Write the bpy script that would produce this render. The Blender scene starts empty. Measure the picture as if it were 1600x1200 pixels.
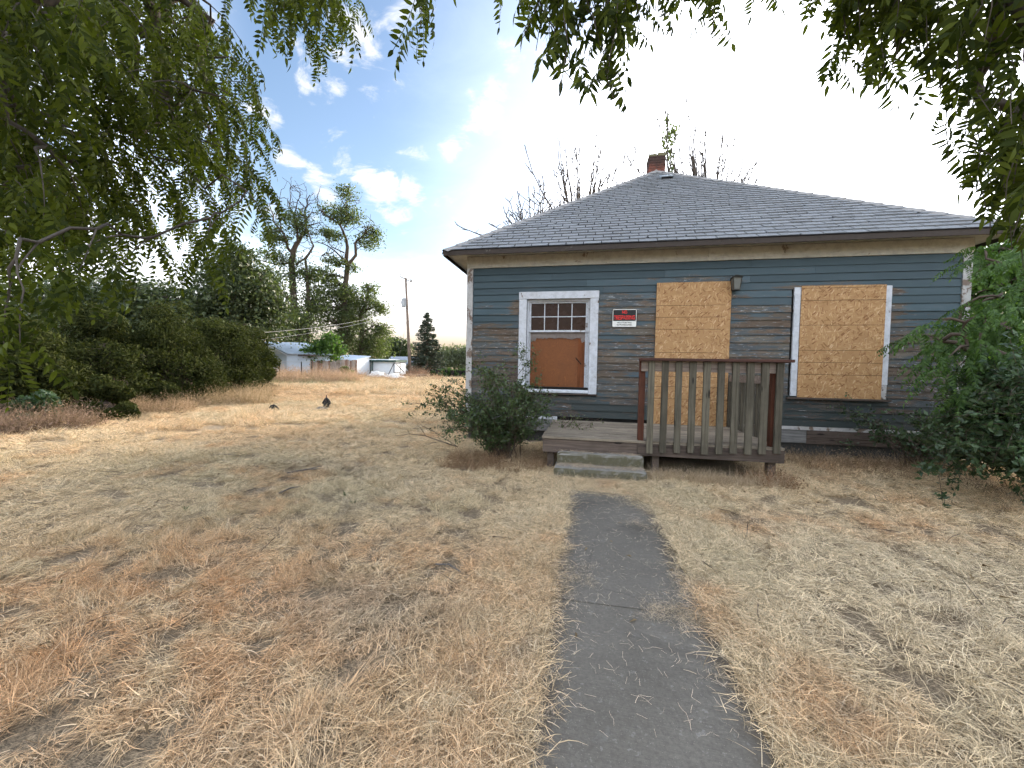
import bpy, math, random
import numpy as np
from mathutils import Vector, Matrix
from mathutils.noise import noise as pn

S = bpy.context.scene
COL = S.collection
rnd = random.Random(7)
rng = np.random.default_rng(7)
R = math.radians

# ------------------------------------------------------------------ camera
YAW, PIT, ROL, FPX = R(-10.81), R(2.10), R(1.064), 600.0
CAM = Vector((0.0, -7.15, 1.38))
_f = Vector((math.sin(YAW)*math.cos(PIT), math.cos(YAW)*math.cos(PIT), -math.sin(PIT)))
_r = Vector((math.cos(YAW), -math.sin(YAW), 0))
_u = _r.cross(_f)
_R = _r*math.cos(ROL) + _u*math.sin(ROL)
_U = -_r*math.sin(ROL) + _u*math.cos(ROL)
cd = bpy.data.cameras.new('camera'); cam = bpy.data.objects.new('camera', cd); COL.objects.link(cam)
m = Matrix((( _R.x, _U.x, -_f.x, CAM.x), (_R.y, _U.y, -_f.y, CAM.y), (_R.z, _U.z, -_f.z, CAM.z), (0, 0, 0, 1)))
cam.matrix_world = m
cd.sensor_width = 36; cd.lens = FPX/1600*36; cd.clip_start = .05; cd.clip_end = 1500
S.camera = cam

def ray(px, py):
    return (_R*((px-800)/FPX) + _U*((600-py)/FPX) + _f)
def at(px, py, D):
    """world point seen at photo pixel (px,py), D metres from the camera"""
    return CAM + ray(px, py).normalized()*D
def direction(px, py): return ray(px, py).normalized()

# ------------------------------------------------------------------ world, sun, exposure
SUN_PX = (1180, 400)
sd = direction(*SUN_PX)
sun_el, sun_az = math.asin(sd.z), math.atan2(sd.x, sd.y)
S.view_settings.view_transform = 'Standard'; S.view_settings.look = 'None'
S.view_settings.exposure = 3.0; S.view_settings.gamma = 1.0
W = bpy.data.worlds.new("World"); S.world = W; W.use_nodes = True
nt = W.node_tree; nt.nodes.clear()
def N(t, typ, **kw):
    n = t.nodes.new(typ)
    for k, v in kw.items(): setattr(n, k, v)
    return n
def L(t, a, b): t.links.new(a, b)
class G:
    """small helper to write node graphs as expressions"""
    def __init__(s, t): s.t = t
    def put(s, sock, v):
        if isinstance(v, bpy.types.NodeSocket): s.t.links.new(v, sock)
        elif v is not None:
            if sock.type == 'RGBA' and not hasattr(v, '__len__'): v = (v, v, v, 1)
            if sock.type == 'RGBA' and len(v) == 3: v = (*v, 1)
            sock.default_value = v
    def math(s, op, a, b=0.0, c=None, clamp=False):
        n = N(s.t, 'ShaderNodeMath', operation=op, use_clamp=clamp); s.put(n.inputs[0], a); s.put(n.inputs[1], b)
        if c is not None: s.put(n.inputs[2], c)
        return n.outputs[0]
    def vmath(s, op, a, b=None, out=0):
        n = N(s.t, 'ShaderNodeVectorMath', operation=op); s.put(n.inputs[0], a)
        if b is not None: s.put(n.inputs[1], b)
        return n.outputs[out]
    def mix(s, f, a, b, mode='MIX'):
        n = N(s.t, 'ShaderNodeMix', data_type='RGBA', blend_type=mode, clamp_factor=True)
        s.put(n.inputs[0], f); s.put(n.inputs[6], a); s.put(n.inputs[7], b); return n.outputs[2]
    def noise(s, vec, scale=5, detail=4, rough=.55, dist=0, out='Fac'):
        n = N(s.t, 'ShaderNodeTexNoise'); s.put(n.inputs['Vector'], vec)
        n.inputs['Scale'].default_value = scale; n.inputs['Detail'].default_value = detail
        n.inputs['Roughness'].default_value = rough; n.inputs['Distortion'].default_value = dist
        return n.outputs[out]
    def vor(s, vec, scale=5, feature='F1', out='Distance', rand=1):
        n = N(s.t, 'ShaderNodeTexVoronoi', feature=feature); s.put(n.inputs['Vector'], vec)
        n.inputs['Scale'].default_value = scale; n.inputs['Randomness'].default_value = rand
        return n.outputs[out]
    def ramp(s, f, lo, hi, a=0.0, b=1.0, smooth=True):
        n = N(s.t, 'ShaderNodeMapRange', interpolation_type='SMOOTHSTEP' if smooth else 'LINEAR'); s.put(n.inputs[0], f)
        for i, v in zip((1, 2, 3, 4), (lo, hi, a, b)): s.put(n.inputs[i], v)
        return n.outputs[0]
    def mapping(s, vec, scale=(1, 1, 1), rot=(0, 0, 0), loc=(0, 0, 0)):
        n = N(s.t, 'ShaderNodeMapping'); s.put(n.inputs[0], vec)
        n.inputs[1].default_value = loc; n.inputs[2].default_value = rot; n.inputs[3].default_value = scale
        return n.outputs[0]
    def pos(s): return N(s.t, 'ShaderNodeNewGeometry').outputs['Position']
    def rand(s): return N(s.t, 'ShaderNodeObjectInfo').outputs['Random']
    def sep(s, v):
        n = N(s.t, 'ShaderNodeSeparateXYZ'); s.put(n.inputs[0], v); return n.outputs
    def comb(s, x, y, z):
        n = N(s.t, 'ShaderNodeCombineXYZ'); s.put(n.inputs[0], x); s.put(n.inputs[1], y); s.put(n.inputs[2], z); return n.outputs[0]
    def bump(s, h, strength=.3, dist=.01):
        n = N(s.t, 'ShaderNodeBump'); s.put(n.inputs['Height'], h)
        n.inputs['Strength'].default_value = strength; n.inputs['Distance'].default_value = dist
        return n.outputs[0]

g = G(nt)
dirv = N(nt, 'ShaderNodeTexCoord').outputs['Generated']
dirv = g.vmath('NORMALIZE', dirv)
sky = N(nt, 'ShaderNodeTexSky', sky_type='NISHITA'); sky.sun_disc = False
sky.sun_elevation = max(sun_el, R(13)); sky.sun_rotation = sun_az; sky.altitude = 300
sky.air_density = 1.3; sky.dust_density = 1.2; sky.ozone_density = 2.2
SKY_K = 0.034
skyc = g.mix(1, sky.outputs[0], (SKY_K*1.12, SKY_K*1.08, SKY_K*1.12), 'MULTIPLY')
z = g.sep(dirv)[2]
# flat cloud-layer coordinates
cl = g.vmath('DIVIDE', dirv, g.comb(g.math('ADD', g.math('MAXIMUM', z, 0), .22), g.math('ADD', g.math('MAXIMUM', z, 0), .22), 1))
n1 = g.noise(g.mapping(cl, (3.0, 5.0, 1), (0, 0, R(35))), 1.6, 8, .62, .6)
n2 = g.noise(g.mapping(cl, (1, 1, 1), (0, 0, .5)), 8, 8, .68, 1.2)
det = g.math('ADD', g.math('MULTIPLY', g.math('SUBTRACT', n1, .5), 1.5), g.math('MULTIPLY', g.math('SUBTRACT', n2, .5), .9))
def blobs(lst):
    out = None
    for px, py, rad, amp in lst:
        d = g.vmath('DOT_PRODUCT', dirv, tuple(direction(px, py)), out=1)
        v = g.ramp(d, math.cos(R(rad)), 1.0, 0, amp, False)
        out = v if out is None else g.math('MAXIMUM', out, v)
    return out
cum = blobs([(495, 125, 3.2, 1), (480, 85, 2.6, .85), (530, 80, 2.6, .8), (515, 135, 2.2, .9), (560, 55, 3.5, .7), (640, 45, 3.5, .45), (755, 180, 2.8, .95), (735, 205, 2.6, .9), (775, 135, 2.6, .8),
             (705, 228, 2.0, .75), (790, 95, 2.6, .75), (740, 150, 1.6, .6), (405, 160, 2.3, .7), (425, 185, 1.5, .6), (448, 250, 2.0, .8), (460, 255, 1.6, .8), (490, 275, 1.6, .7), (512, 300, 2.4, 1.0), (500, 290, 1.8, .8),
             (540, 255, 2.0, .75), (570, 268, 2.2, .9), (605, 290, 2.4, .95), (640, 298, 2.4, .9), (590, 315, 2.0, .6), (620, 335, 3.0, .8), (400, 315, 3, .8), (90, 330, 8, .7), (20, 170, 8, .7), (260, 60, 4, .5), (150, 420, 8, .8), (300, 420, 6, .6)])
cmask = g.ramp(g.math('ADD', g.math('MULTIPLY', cum, .95), g.math('MULTIPLY', det, 2.1)), .34, 1.15)
sun_d = g.vmath('DOT_PRODUCT', dirv, tuple(direction(1230, 300)), out=1)
# bright cloud cover away from the sun and behind the camera, added to light the ground
fill_clouds = g.math('MULTIPLY', g.ramp(g.math('ADD', n1, g.math('MULTIPLY', g.math('SUBTRACT', n2, .5), .35)), .26, .56, 0, 1.0), g.ramp(sun_d, .50, .12, .0, 1.0))
# bright veil of haze round the low sun and along the horizon
edge = g.math('MULTIPLY', g.math('SUBTRACT', n1, .5), .16)
veil = g.ramp(g.math('ADD', sun_d, edge), math.cos(R(36)), math.cos(R(17)))
veil2 = g.ramp(g.math('ADD', sun_d, g.math('MULTIPLY', edge, .6)), math.cos(R(50)), math.cos(R(26)), 0, .10)
veil = g.math('MAXIMUM', g.math('POWER', veil, 1.8), veil2)
hor = g.ramp(g.math('ADD', z, g.math('MULTIPLY', edge, .5)), .31, .12)
hor = g.math('MULTIPLY', hor, g.ramp(sun_d, -.3, .70, .45, 1.0))
hor = g.math('POWER', hor, 1.7)
low = g.ramp(z, .30, .03)
warm = g.mix(low, (.90, .93, 1.0), (.155, .12, .08))
side = g.ramp(sun_d, -.2, .9, .72, .70)
white = g.mix(1, warm, g.comb(side, side, side), 'MULTIPLY')
c = g.mix(fill_clouds, skyc, g.mix(.5, skyc, white))
c = g.mix(g.math('MAXIMUM', veil, hor), c, white)
c = g.mix(g.math('MULTIPLY', g.math('MULTIPLY', cmask, .95), g.ramp(veil, .6, .2)), c, (.150, .152, .158))
bg = N(nt, 'ShaderNodeBackground'); L(nt, c, bg.inputs[0]); bg.inputs[1].default_value = 1.0
L(nt, bg.outputs[0], N(nt, 'ShaderNodeOutputWorld').inputs[0])
W.cycles.sampling_method = 'MANUAL'; W.cycles.sample_map_resolution = 512

sl = bpy.data.lights.new('sun', 'SUN'); sun = bpy.data.objects.new('sun', sl); COL.objects.link(sun)
sl.energy = 1.4; sl.angle = R(14); sl.color = (1, .86, .68)
sdir = Vector((math.sin(sun_az)*math.cos(sky.sun_elevation), math.cos(sun_az)*math.cos(sky.sun_elevation), math.sin(sky.sun_elevation)))
sun.rotation_euler = sdir.to_track_quat('Z', 'Y').to_euler()
S.render.engine = 'CYCLES'
S.cycles.max_bounces = 4; S.cycles.diffuse_bounces = 2; S.cycles.glossy_bounces = 1; S.cycles.transmission_bounces = 2; S.cycles.transparent_max_bounces = 4
S.cycles.use_adaptive_sampling = True; S.cycles.adaptive_threshold = .03; S.cycles.adaptive_min_samples = 16; S.cycles.use_light_tree = False; S.cycles.caustics_reflective = False; S.cycles.caustics_refractive = False
S.cycles.use_denoising = True

# ------------------------------------------------------------------ object helpers
def tag(o, label=None, cat=None, group=None, kind=None):
    if label: o['label'] = label
    if cat: o['category'] = cat
    if group: o['group'] = group
    if kind: o['kind'] = kind
    return o
def empty(name, loc=(0, 0, 0), label=None, cat=None, group=None):
    o = bpy.data.objects.new(name, None); COL.objects.link(o); o.location = loc; o.empty_display_size = .1
    return tag(o, label, cat, group)
def link(name, me, parent=None, loc=(0, 0, 0)):
    o = bpy.data.objects.new(name, me); COL.objects.link(o)
    if parent is not None: o.parent = parent
    o.location = loc
    return o
class MB:
    def __init__(s): s.v = []; s.f = []
    def add(s, vs, fs):
        k = len(s.v); s.v += [tuple(v) for v in vs]; s.f += [tuple(i+k for i in f) for f in fs]; return s
    def box(s, a, b):
        (x0, y0, z0), (x1, y1, z1) = a, b
        return s.hexa([(x0, y0, z0), (x1, y0, z0), (x1, y1, z0), (x0, y1, z0), (x0, y0, z1), (x1, y0, z1), (x1, y1, z1), (x0, y1, z1)])
    def hexa(s, p):
        return s.add(p, [(0, 3, 2, 1), (4, 5, 6, 7), (0, 1, 5, 4), (1, 2, 6, 5), (2, 3, 7, 6), (3, 0, 4, 7)])
    def tube(s, pts, rad, n=6, cap=True):
        pts = [Vector(p) for p in pts]; k0 = len(s.v); ref = None
        for i, p in enumerate(pts):
            t = (pts[min(i+1, len(pts)-1)] - pts[max(i-1, 0)])
            t = t.normalized() if t.length > 1e-9 else Vector((0, 0, 1))
            if ref is None: ref = Vector((1, 0, 0)) if abs(t.x) < .8 else Vector((0, 1, 0))
            a = t.cross(ref).normalized(); b = a.cross(t).normalized(); ref = b
            r = rad[i] if hasattr(rad, '__len__') else rad
            for j in range(n):
                an = 2*math.pi*j/n; q = p + a*(math.cos(an)*r) + b*(math.sin(an)*r); s.v.append(tuple(q))
        for i in range(len(pts)-1):
            for j in range(n):
                A = k0+i*n+j; B = k0+i*n+(j+1) % n
                s.f.append((A, A+n, B+n, B))
        if cap:
            s.f.append(tuple(k0+j for j in range(n))); s.f.append(tuple(k0+(len(pts)-1)*n+j for j in range(n-1, -1, -1)))
        return s
    def build(s, name, mat=None, parent=None, loc=(0, 0, 0), smooth=False, bevel=0):
        me = bpy.data.meshes.new(name); me.from_pydata(s.v, [], s.f)
        if mat: me.materials.append(mat)
        if smooth: me.polygons.foreach_set('use_smooth', [True]*len(me.polygons))
        me.update()
        o = link(name, me, parent, loc)
        if bevel:
            b = o.modifiers.new('bevel', 'BEVEL'); b.width = bevel; b.segments = 1; b.limit_method = 'ANGLE'
        return o
def np_mesh(name, V, F, mat=None, attr=None, smooth=False):
    """V (n,3), F (m,k) int, k=3 or 4"""
    me = bpy.data.meshes.new(name); V = np.ascontiguousarray(V, dtype=np.float32); F = np.ascontiguousarray(F, dtype=np.int32)
    k = F.shape[1]
    me.vertices.add(len(V)); me.vertices.foreach_set('co', V.ravel())
    me.loops.add(F.size); me.loops.foreach_set('vertex_index', F.ravel())
    me.polygons.add(len(F)); me.polygons.foreach_set('loop_start', np.arange(0, F.size, k, dtype=np.int32))
    me.polygons.foreach_set('loop_total', np.full(len(F), k, dtype=np.int32))
    if smooth: me.polygons.foreach_set('use_smooth', np.ones(len(F), dtype=bool))
    if attr is not None:
        a = me.attributes.new('v', 'FLOAT', 'POINT'); a.data.foreach_set('value', np.ascontiguousarray(attr, dtype=np.float32))
    if mat: me.materials.append(mat)
    me.update(calc_edges=True); me.validate()
    return me
def sm(a, lo, hi):
    t = np.clip((np.asarray(a, dtype=float)-lo)/(hi-lo), 0, 1); return t*t*(3-2*t)
_tab = rng.random((64, 64))
def vn(x, y, s, o=0):
    x = np.asarray(x)*s + o*17.3; y = np.asarray(y)*s + o*9.1
    xi = np.floor(x).astype(int); yi = np.floor(y).astype(int); fx = x-xi; fy = y-yi
    fx = fx*fx*(3-2*fx); fy = fy*fy*(3-2*fy)
    T = lambda a, b: _tab[a % 64, b % 64]
    return (T(xi, yi)*(1-fx)+T(xi+1, yi)*fx)*(1-fy)+(T(xi, yi+1)*(1-fx)+T(xi+1, yi+1)*fx)*fy
def fbm(x, y, s, o=0, n=4):
    r = 0; a = .5
    for k in range(n): r = r + a*vn(x, y, s*2**k, o+k); a *= .5
    return r/(1-.5**n)

# ------------------------------------------------------------------ materials
def mat(name, rough=.8):
    m = bpy.data.materials.new(name); m.use_nodes = True; t = m.node_tree
    b = t.nodes['Principled BSDF']; b.inputs['Roughness'].default_value = rough
    b.inputs['Specular IOR Level'].default_value = .3
    return m, G(t), b
def simple(name, c, rough=.7, var=.25, scale=8, bump=.15, metal=0):
    m, g, b = mat(name, rough); p = N(g.t, 'ShaderNodeTexCoord').outputs['Object']
    n = g.noise(p, scale, 6, .65)
    L(g.t, g.mix(n, tuple(x*(1-var) for x in c), tuple(min(1, x*(1+var)) for x in c)), b.inputs['Base Color'])
    if bump: L(g.t, g.bump(n, bump, .01), b.inputs['Normal'])
    b.inputs['Metallic'].default_value = metal
    return m

def siding_mat():
    m, g, b = mat('peeling_blue_paint', .75)
    P = g.pos(); s = g.sep(P); rd = g.rand()
    off = g.comb(g.math('MULTIPLY', rd, 37), g.math('MULTIPLY', rd, 11), 0)
    Q = g.vmath('ADD', P, off)
    big = g.noise(g.mapping(Q, (.9, 1, 3)), 1.3, 3, .5)
    mid = g.noise(g.mapping(Q, (2.2, 1, 16)), 1.2, 6, .65, .3)
    grain = g.noise(g.mapping(Q, (2.5, 10, 75)), 2.0, 6, .7)
    fine = g.noise(g.mapping(Q, (9, 9, 30)), 6, 4, .7)
    # wear: paint survives in the top rows and to the far right, is gone in the middle band
    wv = g.noise(g.mapping(Q, (.5, 1, 6)), 1.0, 4, .6)
    zz = g.math('ADD', s[2], g.math('MULTIPLY', g.math('SUBTRACT', wv, .5), 1.9)); xx = g.math('ADD', s[0], g.math('MULTIPLY', g.math('SUBTRACT', wv, .5), 1.2))
    band = g.math('MULTIPLY', g.ramp(zz, 3.35, 2.15), g.ramp(zz, .55, 1.3, .55, 1))
    right = g.math('MULTIPLY', g.ramp(xx, 4.75, 5.1), g.ramp(zz, 2.15, 2.4))
    left = g.math('MULTIPLY', g.ramp(xx, -1.2, -1.5), g.ramp(zz, 2.0, 2.5))
    bias = g.math('SUBTRACT', g.math('SUBTRACT', g.math('MULTIPLY', band, .46), g.math('MULTIPLY', right, .4)), g.math('MULTIPLY', left, .22))
    w = g.math('ADD', g.math('ADD', g.math('MULTIPLY', mid, .9), g.math('MULTIPLY', g.math('SUBTRACT', big, .25), .75)), g.math('ADD', g.math('MULTIPLY', g.math('SUBTRACT', fine, .5), .35), bias))
    w = g.math('ADD', w, g.math('MULTIPLY', g.math('SUBTRACT', rd, .5), .30))
    bare = g.ramp(w, .90, .96)
    thin = g.ramp(w, .72, .95)
    paint = g.mix(g.noise(Q, 2.5, 4), (.034, .060, .074), (.056, .090, .106))
    paint = g.mix(g.math('MULTIPLY', thin, .55), paint, (.075, .095, .11))
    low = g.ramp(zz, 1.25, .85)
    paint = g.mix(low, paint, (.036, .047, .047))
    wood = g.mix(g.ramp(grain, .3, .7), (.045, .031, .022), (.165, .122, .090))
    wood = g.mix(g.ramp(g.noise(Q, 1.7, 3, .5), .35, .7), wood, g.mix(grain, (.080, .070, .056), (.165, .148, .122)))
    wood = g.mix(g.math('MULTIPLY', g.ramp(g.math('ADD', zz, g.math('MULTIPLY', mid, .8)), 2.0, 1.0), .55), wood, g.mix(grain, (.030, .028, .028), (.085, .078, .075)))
    resid = g.ramp(g.math('ADD', g.noise(g.mapping(Q, (1.6, 1, 11)), 1.5, 6, .7), g.math('MULTIPLY', g.math('SUBTRACT', rd, .5), .16)), .50, .60, 0, .72)
    wood = g.mix(resid, wood, g.mix(grain, (.030, .048, .060), (.070, .098, .115)))
    primer = g.ramp(g.math('ADD', g.noise(g.mapping(Q, (3, 1, 22)), 2.6, 5, .7), g.math('MULTIPLY', bare, .06)), .66, .70)
    col = g.mix(bare, paint, wood)
    col = g.mix(g.math('MULTIPLY', primer, g.math('MULTIPLY', g.ramp(w, .84, .92), .75)), col, (.34, .36, .38))
    col = g.mix(g.ramp(fine, .70, .76), col, (.06, .055, .05))
    bright = g.math('ADD', .82, g.math('MULTIPLY', rd, .36))
    col = g.mix(1, col, g.comb(bright, bright, bright), 'MULTIPLY')
    L(g.t, col, b.inputs['Base Color'])
    h = g.math('ADD', g.math('MULTIPLY', grain, g.math('ADD', .2, bare)), g.math('MULTIPLY', bare, -.8))
    L(g.t, g.bump(h, .55, .004), b.inputs['Normal'])
    L(g.t, g.ramp(bare, 0, 1, .55, .9), b.inputs['Roughness'])
    return m
M_siding = siding_mat()

def trim_mat(name, c, wear=.5, under=(.20, .15, .12)):
    m, g, b = mat(name, .6); P = g.pos(); rd = g.rand()
    Q = g.vmath('ADD', P, g.comb(g.math('MULTIPLY', rd, 9), 0, g.math('MULTIPLY', rd, 5)))
    n = g.noise(g.mapping(Q, (1, 1, 1)), 9, 8, .7, .5); n3 = g.noise(Q, 2.2, 3, .6)
    k = g.ramp(g.math('ADD', n, g.math('MULTIPLY', g.math('SUBTRACT', n3, .5), .8)), .80-.3*wear, .84-.3*wear)
    dirt = g.mix(g.ramp(g.noise(Q, 14, 5, .7), .35, .75), c, tuple(x*.72 for x in c))
    dirt = g.mix(g.math('MULTIPLY', g.ramp(n3, .45, .75), .35), dirt, tuple(x*y for x, y in zip(c, (.55, .5, .42))))
    L(g.t, g.mix(k, dirt, g.mix(g.noise(Q, 30, 3), tuple(x*.6 for x in under), under)), b.inputs['Base Color'])
    L(g.t, g.bump(g.math('SUBTRACT', g.math('MULTIPLY', n, .3), k), .4, .003), b.inputs['Normal'])
    return m
M_trim = trim_mat('flaking_white_paint', (.56, .59, .64), .5)
M_corner = trim_mat('worn_white_corner_paint', (.44, .44, .44), .78)
M_frieze = trim_mat('cream_frieze_paint', (.44, .41, .35), .42)
M_fascia = trim_mat('bare_brown_fascia', (.040, .029, .023), .4, (.12, .10, .088))
M_soffit = trim_mat('cream_soffit_paint', (.46, .44, .39), .2)

def wood_mat(name, a, bcol, axis='x', knots=True, rough=.85, gs=1.0):
    m, g, b = mat(name, rough); P = g.pos(); rd = g.rand()
    Q = g.vmath('ADD', P, g.comb(g.math('MULTIPLY', rd, 19), g.math('MULTIPLY', rd, 7), g.math('MULTIPLY', rd, 13)))
    sc = dict(x=(1.6, 26, 40), z=(40, 26, 1.6), y=(30, 1.6, 26))[axis]
    n = g.noise(g.mapping(Q, tuple(s_*gs for s_ in sc)), 1.0, 7, .68, .5)
    n2 = g.noise(Q, 3, 4, .6)
    col = g.mix(g.ramp(n, .28, .72), a, bcol)
    col = g.mix(g.math('MULTIPLY', g.ramp(n2, .4, .75), .45), col, tuple(x*.55 for x in a))
    if knots:
        kx = dict(x=(2.2, 8, 8), z=(8, 8, 2.2), y=(8, 2.2, 8))[axis]
        kd = g.vor(g.mapping(Q, kx), 1.0)
        col = g.mix(g.ramp(kd, .16, .07), col, tuple(x*.3 for x in a))
    bright = g.math('ADD', .78, g.math('MULTIPLY', rd, .44))
    col = g.mix(1, col, g.comb(bright, bright, bright), 'MULTIPLY')
    L(g.t, col, b.inputs['Base Color']); L(g.t, g.bump(n, .5, .004), b.inputs['Normal'])
    return m
M_picket = wood_mat('weathered_green_grey_wood', (.055, .049, .036), (.14, .127, .096), 'z')
M_deck = wood_mat('weathered_deck_wood', (.15, .125, .095), (.31, .265, .205), 'x')
M_rim = wood_mat('rim_board_wood', (.050, .038, .032), (.13, .10, .082), 'x')
M_rail = wood_mat('backing_rail_wood', (.13, .10, .085), (.27, .22, .185), 'x')
M_red = wood_mat('red_brown_stain', (.038, .016, .012), (.080, .030, .02), 'x', False, .6)
M_redpost = wood_mat('red_brown_post_stain', (.055, .018, .010), (.11, .036, .018), 'z', False, .7)
M_greypanel = wood_mat('grey_skirt_board', (.12, .12, .118), (.25, .25, .245), 'x', False)
M_darkfound = simple('dark_foundation', (.05, .05, .048), .9, .4, 12, .4)
M_dark = simple('dark_void', (.012, .011, .010), .95, .3, 5, 0)
M_pole = wood_mat('utility_pole_wood', (.13, .10, .08), (.23, .18, .145), 'z', False)

def osb_mat():
    m, g, b = mat('oriented_strand_board', .7); P = g.pos(); rd = g.rand()
    Q0 = g.vmath('ADD', P, g.comb(g.math('MULTIPLY', rd, 9), 0, g.math('MULTIPLY', rd, 5)))
    wob = g.math('MULTIPLY', g.math('SUBTRACT', g.noise(Q0, 10, 2), .5), .012)
    Q0 = g.vmath('ADD', Q0, g.comb(wob, 0, wob))
    sp = g.sep(Q0); Q = g.comb(sp[0], 0, sp[2])
    col = (.44, .285, .13); h = 0.5
    layers = [(8, 0.15, (9, 1, 38)), (14, .9, (8, 1, 34)), (-50, .33, (9, 1, 36)), (62, 2.2, (9, 1, 40)), (-15, 1.3, (10, 1, 34)), (85, .7, (9, 1, 42)), (-75, 3.1, (10, 1, 44)), (40, 1.9, (10, 1, 40))]
    pal = [((.30, .17, .065), (.56, .39, .20)), ((.38, .23, .10), (.60, .43, .23)), ((.27, .15, .06), (.50, .33, .16)), ((.42, .27, .125), (.64, .48, .28)),
           ((.35, .205, .085), (.53, .36, .18)), ((.31, .175, .075), (.59, .42, .22)), ((.40, .25, .11), (.57, .40, .2)), ((.24, .12, .05), (.44, .28, .13))]
    for (a, o, sc), (c0, c1) in zip(layers, pal):
        q = g.mapping(g.mapping(Q, (1, 1, 1), (0, R(a), 0), (o, 0, o*.7)), sc)
        n = N(g.t, 'ShaderNodeTexVoronoi'); g.put(n.inputs['Vector'], q); n.inputs['Scale'].default_value = 1
        cs = g.sep(n.outputs['Color'])
        mask = g.math('MULTIPLY', g.ramp(cs[0], .55, .58), g.ramp(n.outputs['Distance'], .42, .34))
        col = g.mix(mask, col, g.mix(cs[1], c0, c1))
        h = g.math('ADD', g.math('MULTIPLY', g.math('MULTIPLY', mask, cs[1]), .5), h)
    col = g.mix(g.math('MULTIPLY', g.ramp(g.noise(Q, 5, 4, .6), .45, .8), .35), col, (.22, .12, .05))
    L(g.t, g.mix(1, col, (.86, .78, .76), 'MULTIPLY'), b.inputs['Base Color']); L(g.t, g.bump(h, .25, .003), b.inputs['Normal'])
    return m
M_osb = osb_mat()
M_osbline = simple('osb_printed_line', (.10, .052, .022), .8, .3, 20, 0)
def ply_mat():
    m, g, b = mat('orange_plywood', .55); P = g.pos()
    w = g.noise(g.mapping(P, (5, 1, 1.4)), 1.8, 4, .5, 1.2)
    rings = g.math('ABSOLUTE', g.math('SINE', g.math('MULTIPLY', w, 75)))
    fine = g.noise(g.mapping(P, (60, 1, 5)), 2, 4, .7)
    col = g.mix(g.math('MULTIPLY', rings, .75), (.25, .090, .026), (.105, .034, .011))
    col = g.mix(g.ramp(fine, .5, .8, 0, .5), col, (.10, .04, .015))
    col = g.mix(g.ramp(g.noise(P, 3, 3), .45, .72, 0, .5), col, (.14, .05, .018))
    kd = g.vor(g.mapping(P, (1, 1, 1.0)), 3.2)
    col = g.mix(g.ramp(kd, .05, .035), col, (.035, .015, .008))
    L(g.t, col, b.inputs['Base Color'])
    return m
M_ply = ply_mat()
M_torn = simple('torn_grey_paper', (.20, .17, .155), .9, .45, 25, .6)
def glass_mat():
    m, g, b = mat('dusty_dark_pane', .22); P = g.pos()
    n = g.noise(P, 6, 4, .6)
    L(g.t, g.mix(n, (.022, .012, .009), (.060, .034, .024)), b.inputs['Base Color'])
    L(g.t, g.ramp(n, .3, .7, .12, .4), b.inputs['Roughness']); b.inputs['Specular IOR Level'].default_value = .12
    return m
M_glass = glass_mat()
def shingle_mat():
    m, g, b = mat('grey_asphalt_shingle', .9); P = g.pos(); rd = g.rand()
    gr = g.noise(P, 160, 3, .8); st = g.noise(g.mapping(P, (1.2, .5, .5)), 1.1, 4, .6); n3 = g.noise(P, 16, 4, .6)
    col = g.mix(g.ramp(gr, .3, .7), (.150, .160, .172), (.240, .252, .266))
    col = g.mix(g.ramp(st, .5, .8, 0, .30), col, (.17, .165, .17))
    col = g.mix(g.ramp(n3, .62, .75, 0, .5), col, (.11, .112, .12))
    br = g.math('ADD', .90, g.math('MULTIPLY', rd, .20))
    L(g.t, g.mix(1, col, g.comb(br, br, br), 'MULTIPLY'), b.inputs['Base Color']); L(g.t, g.bump(gr, .4, .003), b.inputs['Normal'])
    return m
M_shingle = shingle_mat()
M_cap = simple('light_hip_cap', (.27, .26, .25), .9, .2, 30, .2)
M_felt = simple('black_roof_felt', (.018, .018, .020), .95, .3, 20, .2)
def brick_mat():
    m, g, b = mat('sooty_brick', .9); P = g.pos()
    n = g.noise(P, 5, 4, .6); zz = g.sep(P)[2]
    col = g.mix(n, (.13, .050, .038), (.23, .085, .06))
    soot = g.ramp(g.math('ADD', zz, g.math('MULTIPLY', g.math('SUBTRACT', n, .5), .6)), 7.0, 7.25)
    col = g.mix(g.math('MULTIPLY', soot, .85), col, (.035, .028, .026))
    L(g.t, col, b.inputs['Base Color']); L(g.t, g.bump(g.noise(P, 40, 3), .4, .01), b.inputs['Normal'])
    return m
M_brick = brick_mat()
M_mortar = simple('old_mortar', (.12, .105, .09), .95, .3, 30, .3)
M_moss = simple('mossy_chimney_crown', (.15, .14, .085), .95, .4, 25, .4)
M_vent = simple('galvanised_vent', (.26, .30, .33), .5, .15, 20, 0, .3)
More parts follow.
